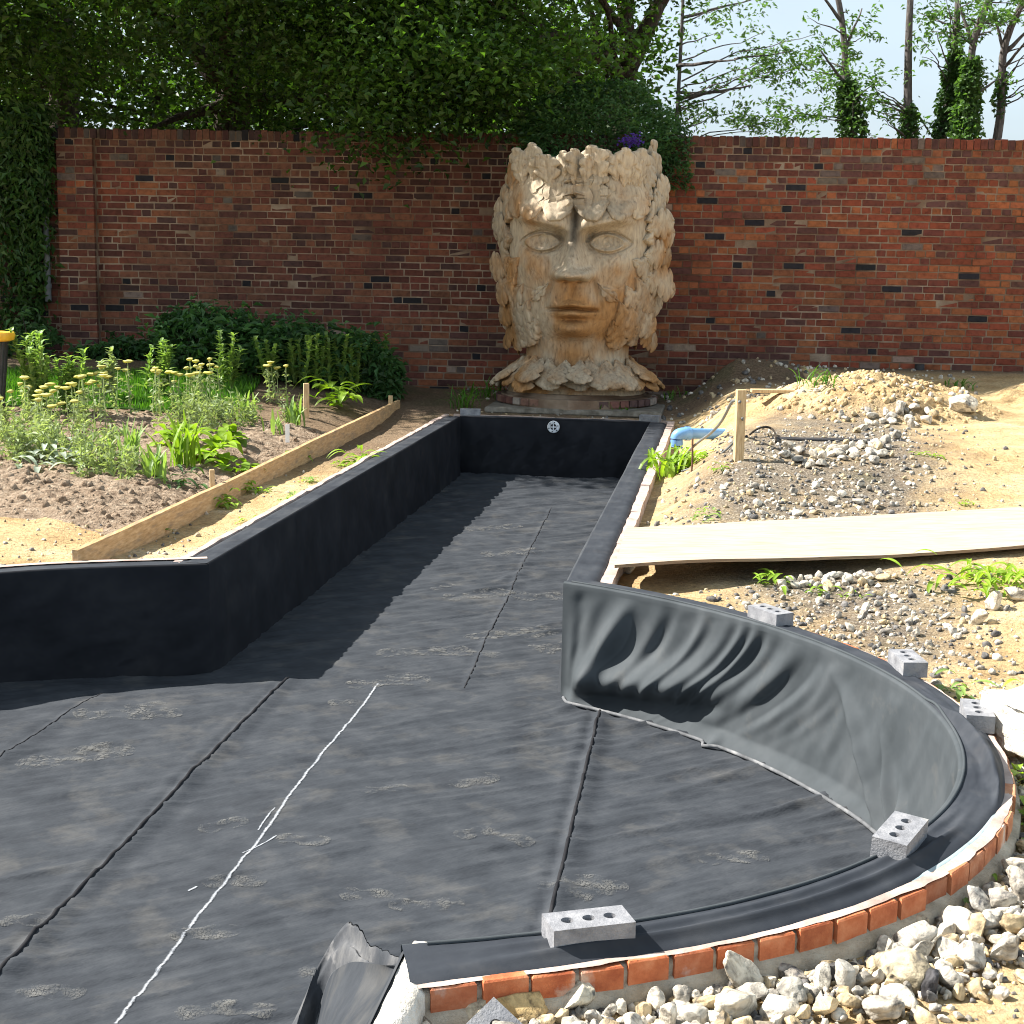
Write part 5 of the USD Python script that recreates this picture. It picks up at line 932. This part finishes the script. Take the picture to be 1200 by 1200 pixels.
h = bedh(337, 524); o = thing('plant_label', 'white plastic plant label stuck in the soil by the board', 'plant label', h, .2); put('body', box(0, 0, .07, .035, .004, .17, 0), M['white_label'], o)
h = bedh(359, 490); o = thing('wooden_marker', 'short grey-topped wooden marker post among the plants', 'post', h, .3); put('post', box(0, 0, .12, .05, .04, .34, 0, .004), M['stake'], o)
h = bedh(262, 556); o = thing('wooden_marker', 'tiny wooden peg in the soil just behind the board', 'post', (bed_edge(9.75) - .1, 9.75, .05), .3); put('post', box(0, 0, .03, .03, .03, .12, 0, .003), M['stake'], o)

WEEDS = [(423, 545, .20, 22, 'pale grassy weed tuft between the board and the rill, farthest tuft'), (398, 548, .10, 10, 'small weed left of the pale grassy tuft'), (362, 566, .10, 12, 'small lime weed on the sand halfway along the board'), (333, 585, .09, 12, 'small weed by the rill kerb right of the lime weed'), (300, 578, .14, 14, 'weed at the foot of the board, middle'), (262, 594, .14, 20, 'leafy weed at the board, left of the middle'), (292, 612, .07, 8, 'tiny weed on the sand beside the kerb'), (178, 628, .10, 10, 'weed under the near end of the board'), (347, 540, .15, 14, 'weed growing against the face of the board'),
         (905, 686, .12, 14, 'weed on the sand just below the plywood, left'), (955, 695, .08, 8, 'tiny weed in the rubble below the plywood'), (822, 610, .10, 9, 'small weed directly behind the plywood'), (832, 600, .07, 7, 'tiny weed behind the left half of the plywood'), (1130, 592, .07, 10, 'low weed behind the right half of the plywood'), (1085, 535, .10, 8, 'faint weed in front of the sand heap'), (1108, 812, .14, 9, 'weed between the third brick and the masonry lump'), (1178, 812, .12, 10, 'weed behind the broken masonry'), (1000, 700, .06, 7, 'tiny weed among the stones'),
         (1176, 968, .13, 20, 'leafy weed by the kerb at the right edge'), (1190, 925, .16, 14, 'dark weed between the kerb and the right edge'), (1135, 1035, .07, 8, 'tiny weed among the flints'), (1125, 1048, .08, 9, 'small weed beside the flints right of the kerb'), (1185, 1000, .10, 12, 'weed low at the right edge'), (1198, 700, .10, 12, 'weed at the right edge on the yellow sand'), (820, 540, .14, 16, 'thin weed on the bank near the hose'), (845, 552, .10, 8, 'small weed on the bank below the stake')]
for (px, py, h_, n, lab) in WEEDS:
    h = hit(px, py); broad_plant(h[0] + (.12 if px > 1160 else 0), h[1], h[2], h_ * .8, int(n * 1.5), h_ * .10, lab, 'lime_leaf' if n % 3 else 'bed_leaf', 'weed', None, .04)
h = hit(788, 556); strap_clump(h[0], h[1], h[2], .26, 60, .016, 'big bright green weed clump beside the rill kerb, below the blue pipe', 'lime_leaf', (.3, 1.0), 'weed', None, .10)
h = hit(1172, 688); broad_plant(h[0], h[1], h[2], .16, 90, .014, 'big bright weed clump at the right below the plywood', 'lime_leaf', 'weed', None, .12)
for (px, py, h_, n, lab) in [(545, 478, .26, 40, 'dark grass tuft left of the plinth by the rill corner'), (572, 466, .24, 34, 'dark grass tuft against the plinth'), (500, 448, .2, 24, 'grass tuft left behind the rill end'), (720, 484, .14, 30, 'green tuft between plinth and far right corner brick'), (960, 452, .2, 30, 'green tuft at the wall foot left of the sand heap'), (1125, 455, .14, 24, 'green tuft at the wall foot right of the black pipe'), (795, 468, .16, 14, 'thin grass tuft right of the plinth'), (640, 478, .08, 26, 'mossy tuft in front of the plinth')]:
    h = hit(px, py); strap_clump(h[0], h[1], h[2], h_, n, .007, lab, 'grass', (.3, .9), 'grass_tuft', None, .10)

# ------------------------------------------------------------------ dark shrubs, climbers and the bush behind the head
def shrub(name, x, y, z, rx, ry, rz_, n, size, m, label, cat='shrub', group=None, aspect=.5, seed=1, droop=.3, clumps=26, inner=0):
    r = np.random.default_rng(seed); o = thing(name, label, cat, (x, y, z), 0, group)
    cs = r.normal(size=(clumps, 3)); cs /= np.linalg.norm(cs, axis=1, keepdims=True); cs = cs * r.uniform(.45, 1, (clumps, 1)) * [rx, ry, rz_] + [0, 0, rz_ * .85]; cs[:, 2] = np.abs(cs[:, 2])
    k = r.integers(0, clumps, n); P = cs[k] + r.normal(0, .20, (n, 3)) * [rx, ry, rz_]; P[:, 2] = np.abs(P[:, 2]); cards, t = leaf_cards(P, size, r, droop, aspect); t = t * np.repeat(r.uniform(.7, 1.25, clumps)[k], 4)[:, None]
    put('foliage', cards, M[m], o, tone=t)
    st = [tube(np.stack([np.array([r.normal(0, .05), r.normal(0, .05), -.05]), c * [.4, .4, .5], c]), [.015, .01, .005], 5) for c in cs[:14]]; put('stem', join(st), M['bark'], o, smooth=True, kind='stuff')
    return o
SH = [(225, 425, .38, .62, 'dark shrub at the left end of the row before the wall'), (270, 432, .45, .72, 'tallest dark shrub in the row before the wall'), (318, 434, .42, .62, 'dark shrub third from the left in the row before the wall'), (362, 436, .42, .66, 'dark shrub in the middle right of the row before the wall'), (405, 438, .40, .64, 'dark shrub behind the tall pale spires'), (446, 440, .28, .46, 'dark shrub behind the far corner of the bed')]
for k, (px, py, rr_, hh, lab) in enumerate(SH):
    h = hit(px, py); yy = min(h[1], 15.6); sc = yy / h[1]; shrub('dark_shrub', h[0] * sc, yy, float(ground_z(h[0] * sc, yy)), rr_, rr_ * .8, hh * .55, 1500, .10, 'bush_leaf', lab, seed=70 + k, aspect=.42)
for k, (px, py, rr_, hh, lab) in enumerate([(150, 412, .30, .30, 'low plants with pale flowers at the wall foot right of the pier'), (185, 410, .3, .28, 'low leafy plants at the wall foot left of the dark shrubs'), (35, 395, .35, .5, 'leafy plant at the wall foot below the ivy'), (110, 405, .25, .22, 'small leafy plant in front of the pier')]):
    h = hit(px, py); yy = min(h[1], 16.5); sc = yy / h[1]; shrub('border_plant', h[0] * sc, yy, float(ground_z(h[0] * sc, yy)), rr_, .25, hh * .5, 420, .09, 'bush_leaf', lab, 'plant', seed=90 + k, clumps=12)
# bush on top of the wall behind the head
r = np.random.default_rng(120); o = thing('wall_bush', 'dense dark small-leaved bush growing over the wall behind the carved head', 'bush', (.92, 16.85, 2.85))
n = 15000; a = r.normal(size=(n, 3)); a /= np.linalg.norm(a, axis=1, keepdims=True); rad_ = (.55 + .45 * r.random(n) ** .4) * (.82 + .4 * meshkit.fbm(a * 2.6 + 5, 3, 121)); P = a * rad_[:, None] * [.98, .55, .60] + [0, 0, .02]; P[:, 2] -= .12 * (P[:, 0] > .5)
hang = np.c_[r.uniform(.45, .95, 900), r.normal(-.30, .05, 900), r.uniform(-.55, 0, 900)]; hang2 = np.c_[r.normal(-.75, .12, 900), r.normal(-.30, .06, 900), r.uniform(-.45, .1, 900)]; P = np.vstack([P, hang, hang2])
cards, t = leaf_cards(P, .052, r, .2, .5); t = t * (.55 + .9 * meshkit.fbm(np.repeat(P, 4, 0) * 3.5, 2, 122))[:, None]; put('foliage', cards, M['bush_leaf'], o, tone=t)
put('stem', tube([(0, .12, -3), (.05, .1, -1), (0, 0, -.1)], [.06, .05, .03], 8), M['bark'], o, smooth=True)
fl = np.c_[r.normal(.27, .06, 120), r.normal(-.62, .05, 120), r.normal(-.07, .035, 120)]; 
fo = thing('purple_flowers', 'small bunch of purple flowers showing above the right side of the carved head', 'flowers', (.92, 16.85, 2.85)); cards, t = leaf_cards(fl, .035, r, 0, .8); put('petals', cards, M['purple_flower'], fo, tone=t, kind='stuff')
# ivy on the wall left of the pier
def climber(label, n, fx_, fz_, seed, size=.08, depth=.16):
    r = np.random.default_rng(seed); o = thing('wall_climber', label, 'climber', (0, 0, 0)); A = fx_(r, n); Zc = fz_(r, n); P = np.array([[*wpt(a, .03 + abs(r.normal(0, depth))), z] for a, z in zip(A, Zc)]); cards, t = leaf_cards(P, size, r, .7, .42); t = t * (.6 + .8 * meshkit.fbm(np.repeat(P, 4, 0) * 2.2, 2, seed))[:, None]; put('foliage', cards, M['ivy_leaf'], o, tone=t)
    put('stem', tube([(*wpt(float(np.mean(A)), .03), .2), (*wpt(float(np.mean(A)) + .05, .04), 1.4), (*wpt(float(np.mean(A)) - .05, .04), 2.7)], .018, 6), M['bark'], o, smooth=True)
ax0 = to_wall(66, 250)[0]
climber('dark climber hanging thickly over the wall left of the pier', 5200, lambda r, n: ax0 + .06 - np.abs(r.normal(0, .5, n)) - .14 * r.random(n), lambda r, n: 3.12 - np.abs(r.normal(0, .85, n)) ** 1.1 - .25 * r.random(n) ** 3, 131, .095, .24)
climber('straggling leafy climber on the lower wall at the left edge', 1300, lambda r, n: ax0 - .15 - np.abs(r.normal(0, .3, n)), lambda r, n: r.uniform(.5, 2.0, n), 132, .09, .10)

# ------------------------------------------------------------------ trees beyond the wall
def limb(p0, p1, r0, r1, r, bend=.12, n=8, k=7):
    t = np.linspace(0, 1, n)[:, None]; L = np.linalg.norm(np.subtract(p1, p0)); w = np.cumsum(r.normal(0, bend * L / n, (n, 3)), 0); w -= t * w[-1]; return tube(np.asarray(p0) * (1 - t) + np.asarray(p1) * t + w, np.linspace(r0, r1, n), k)
HOLES = []                                                               # gaps in the crowns through which the sun reaches the forehead
for (px, py, rr_) in [(648, 238, .17), (700, 240, .07), (628, 262, .05), (676, 180, .12)]:
    p = aty(px, py, 15.1); HOLES.append((p, rr_))
def carve(P):
    k = np.ones(len(P), bool)
    for p, rr_ in HOLES: d = P - p; a = d @ SUN; k &= ~((np.linalg.norm(d - a[:, None] * SUN, axis=1) < rr_) & (a > 0))
    return k
def tree(name, label, base, trunk_top, r0, boxes, leaf, size, seed, m='oak_leaf', bark='bark', nl=12, clump=.36, per=1.0, extra=(), fork=None, keep=None):
    """boxes: (x0, x1, y0, y1, z0, z1, clumps, leaves per clump). Trunk, limbs to some clumps, and a crown of leaves."""
    r = np.random.default_rng(seed); o = thing(name, label, 'tree', base); b0 = np.array(base); top = np.array(trunk_top) - b0
    put('trunk', limb((0, 0, -.3), top, r0, r0 * .62, r, .05, 10, 12), M[bark], o, smooth=True)
    P, tn, cs = [], [], []
    for (x0, x1, y0_, y1_, z0, z1, nc, npl) in boxes:
        c = np.c_[r.uniform(x0, x1, nc), r.uniform(y0_, y1_, nc), r.uniform(z0, z1, nc)]; cs.append(c)
        for q_ in c:
            s_ = clump * r.uniform(.7, 1.3); v = r.normal(0, 1, (npl, 3)) * [s_, s_, s_ * .55] + q_; P.append(v); tn.append(np.full(npl, r.uniform(.45, 1.45)))
    P = np.vstack(P); tn = np.concatenate(tn); k = carve(P)
    if keep is not None: k &= keep(P)
    P, tn = P[k], tn[k]; cards, t = leaf_cards(P - b0, size, r, .25, .6); put('crown', cards, M[m], o, tone=t * np.repeat(tn, 4)[:, None])
    cs = np.vstack(cs); 
    for q_ in cs[r.permutation(len(cs))[:nl]]: put('limb', limb(top * r.uniform(.72, 1), q_ - b0, r0 * .28, .012, r, .10, 8, 6), M[bark], o, smooth=True)
    for (p0, p1, a_, b_) in extra: put('limb', limb(np.array(p0) - b0, np.array(p1) - b0, a_, b_, r, .06, 10, 8), M[bark], o, smooth=True)
    return o
def wall_top(P): return px_of_arr(P)[1]
def px_of_arr(P):
    y = P[:, 1] * cp - (P[:, 2] - EYE) * sp; u_ = P[:, 1] * sp + (P[:, 2] - EYE) * cp; lx_, ly_ = F * P[:, 0] / y, -F * u_ / y; return 600 + lx_ - ROLL * ly_, 600 + ly_ + ROLL * lx_
tA = aty(262, 160, 20.5); tB = aty(722, 150, 19.5); tC = aty(85, 160, 21.5)
tree('oak_tree', 'big dark oak behind the left half of the wall, its limb reaching right', (tA[0], 20.5, 0), (tA[0] + .1, 20.5, 4.6), .34,
     [(-6.4, -2.3, 15.4, 20.5, 3.55, 6.4, 88, 260), (-3.0, -1.0, 15.9, 18.5, 3.35, 5.2, 42, 260), (-8.5, .8, 18.5, 22, 2.7, 4.2, 40, 230), (-9, -1.5, 15.5, 20, 6.0, 9.5, 60, 190)], None, .085, 141, extra=[(aty(262, 90, 20.4), aty(300, 55, 20.2), .16, .13), (aty(300, 55, 20.2), aty(420, 82, 19.6), .13, .05), (aty(262, 90, 20.4), aty(200, 20, 20.5), .2, .12)])
tree('oak_tree', 'oak behind the middle of the wall, its trunk leaning right above the bush', (tB[0] - .1, 19.5, 0), (tB[0] + .15, 19.5, 4.2), .17,
     [(-1.9, .85, 15.8, 19.0, 3.45, 5.6, 66, 260), (-1.7, -.05, 15.9, 16.45, 3.0, 3.6, 20, 230), (-1.85, -1.3, 15.9, 16.4, 2.75, 3.1, 6, 190), (.3, 1.75, 18.6, 20.0, 3.9, 5.6, 16, 170), (-2.5, .6, 16.0, 19, 5.4, 9, 60, 190)], None, .085, 142, extra=[((tB[0] + .12, 19.5, 3.9), aty(772, 5, 19.6), .14, .09), (aty(772, 5, 19.6), aty(800, -40, 19.6), .09, .06), (aty(735, 40, 19.5), aty(728, -30, 19.5), .10, .08)])
tree('oak_tree', 'shadowy tree at the far left behind the ivy-covered wall', (tC[0], 21.5, 0), (tC[0] - .1, 21.5, 4.8), .30,
     [(-9.0, -5.2, 15.8, 21, 3.2, 6.4, 80, 240), (-9, -5.4, 16.2, 17.5, 3.0, 4.6, 30, 240), (-12, -6, 16.6, 21, 6, 9.5, 55, 190)], None, .09, 143)
r = np.random.default_rng(144)
tree('background_tree', 'dark leafy tree filling the gap behind the two left oaks', (-5.4, 27, 0), (-5.3, 27, 4), .25, [(-13.5, -2.6, 23.5, 28, 2.0, 7.0, 210, 200)], None, .15, 145, clump=.6)
tree('background_tree', 'dark leafy tree behind the oak in the middle', (-.8, 26, 0), (-.7, 26, 4), .25, [(-3.6, 1.15, 23.0, 27, 2.0, 7.0, 140, 190)], None, .15, 146, clump=.55)
# the light ash trees on the right
def ash(label, pts, Y, r0, ivy, sprays, seed, name='ash_tree', forks=(), leaf=.085):
    r = np.random.default_rng(seed); P = [aty(px, py, Y) for px, py in pts]; base = np.array([P[0][0], Y, 0.0]); o = thing(name, label, 'tree', base)
    pl = np.vstack([[base - base], [p - base for p in P]]); put('trunk', tube(spline(pl, 26), np.linspace(r0 * 1.25, r0 * .55, 26), 9), M['bark_pale'], o, smooth=True)
    for (a, b, rr_) in forks: put('limb', limb(aty(*a, Y) - base, aty(*b, Y + r.normal(0, .4)) - base, rr_, rr_ * .35, r, .06, 8, 6), M['bark_pale'], o, smooth=True)
    if ivy:
        p0, p1 = aty(*ivy[0], Y) - base, aty(*ivy[1], Y) - base; n = ivy[2]; t = r.random(n) ** .8; a = r.uniform(0, 6.28, n); q_ = p0 * (1 - t[:, None]) + p1 * t[:, None]; rad_ = (ivy[3] * .72 * (1 - .55 * t)) * (.55 + .9 * meshkit.fbm(np.stack([np.cos(a) * 1.3, np.sin(a) * 1.3, t * 9], -1), 2, seed)) * r.uniform(.5, 1.15, n)
        v = q_ + np.c_[np.cos(a) * rad_, np.sin(a) * rad_, r.normal(0, .05, n)]; cards, tt_ = leaf_cards(v, .075, r, .5, .75); put('ivy', cards, M['ash_leaf'] if seed % 2 else M['ivy_leaf'], o, tone=tt_)
    V, T = [], []
    for (px, py, sx, sy, n) in sprays:
        c0 = aty(px, py, Y); sc = Y / F; m_ = max(1, n // 40)
        for _ in range(m_):
            st_ = c0 + np.array([r.normal(0, sx * sc), r.normal(0, .5), r.normal(0, sy * sc)]); d = np.array([r.normal(0, 1), r.normal(0, .6), r.normal(-.1, .35)]); d /= np.linalg.norm(d); L = r.uniform(.25, .55); k = r.random(22); V.append(st_ + d * (k * L)[:, None] + r.normal(0, .045, (22, 3))); T.append(np.full(22, r.uniform(.7, 1.25)))
    if V:
        V = np.vstack(V) - base; cards, tt_ = leaf_cards(V, leaf, r, .3, .36); put('crown', cards, M['ash_leaf'], o, tone=tt_ * np.repeat(np.concatenate(T), 4)[:, None])
        dense = spline(pl[1:], 60)
        for q_ in V[::max(1, len(V) // 16)]:
            j = dense[np.argmin(np.linalg.norm((dense - (q_ - [0, 0, .35 * np.linalg.norm(q_[:2] - dense[20, :2])])), axis=1))]; put('twig', limb(j, q_, .014, .004, r, .16, 9, 5), M['bark_pale'], o, smooth=True)
    return o
ash('light leafy tree with long side branches, right of the bush and the oak', [(792, 170), (796, 90), (800, 10), (802, -60)], 25, .04, None, [(835, 12, 30, 8, 620), (890, 4, 22, 7, 320), (908, 58, 22, 11, 900), (880, 86, 20, 7, 600), (835, 132, 25, 10, 760), (885, 142, 18, 7, 620), (800, 125, 12, 18, 300), (935, 85, 14, 10, 400)], 151, forks=[((794, 78), (862, 70), .035), ((796, 115), (880, 100), .04), ((862, 70), (930, 60), .02), ((793, 110), (850, 108), .03), ((800, 20), (880, 0), .03)])
ash('slender ivy-clad tree leaning left, nearest the leafy branches', [(1002, 165), (992, 110), (990, 60), (986, 20), (975, -30)], 24, .075, ((1002, 168), (992, 95), 1500, .34), [(985, 60, 18, 20, 700), (1000, 100, 16, 12, 420), (965, 75, 14, 14, 380), (955, 130, 20, 14, 620), (930, 145, 22, 10, 520), (1010, 35, 14, 10, 200), (1010, 80, 10, 10, 200)], 152, forks=[((992, 100), (962, 60), .03), ((990, 60), (1010, 10), .03), ((986, 25), (950, -20), .03)])
ash('bare straight trunk with a little ivy at its foot', [(1064, 165), (1064, 90), (1065, 40), (1069, -30)], 24, .085, ((1064, 170), (1066, 125), 620, .24), [(1035, 118, 12, 8, 360), (1075, 130, 10, 8, 150)], 153, forks=[((1068, 125), (1095, 165), .022)])
ash('ivy-covered tree, left one of the tall pair at the right', [(1103, 168), (1112, 110), (1118, 60), (1124, -30)], 24, .08, ((1103, 172), (1120, 60), 1900, .26), [(1120, 25, 16, 14, 520), (1100, 60, 12, 16, 380), (1110, 10, 14, 8, 300)], 154, forks=[((1118, 100), (1140, 60), .03), ((1115, 90), (1098, 40), .018)])
ash('ivy-covered forked tree, right one of the tall pair', [(1130, 168), (1137, 110), (1139, 60), (1150, 20), (1172, -30)], 23.5, .08, ((1130, 172), (1138, 70), 2400, .33), [(1150, 20, 18, 14, 600), (1180, 8, 14, 10, 420), (1135, 20, 14, 12, 320), (1155, 88, 12, 8, 200)], 155, forks=[((1138, 50), (1122, 0), .035), ((1140, 112), (1172, 90), .03), ((1139, 55), (1165, -10), .04)])
ash('leaning grey tree with wide forks at the right edge', [(1167, 170), (1174, 110), (1176, 60), (1190, 20), (1210, -20)], 24, .085, ((1170, 130), (1176, 85), 260, .14), [(1200, 70, 14, 8, 160), (1195, 5, 12, 8, 200)], 156, forks=[((1177, 62), (1210, 30), .045), ((1176, 60), (1160, 0), .03), ((1176, 80), (1210, 40), .03)])
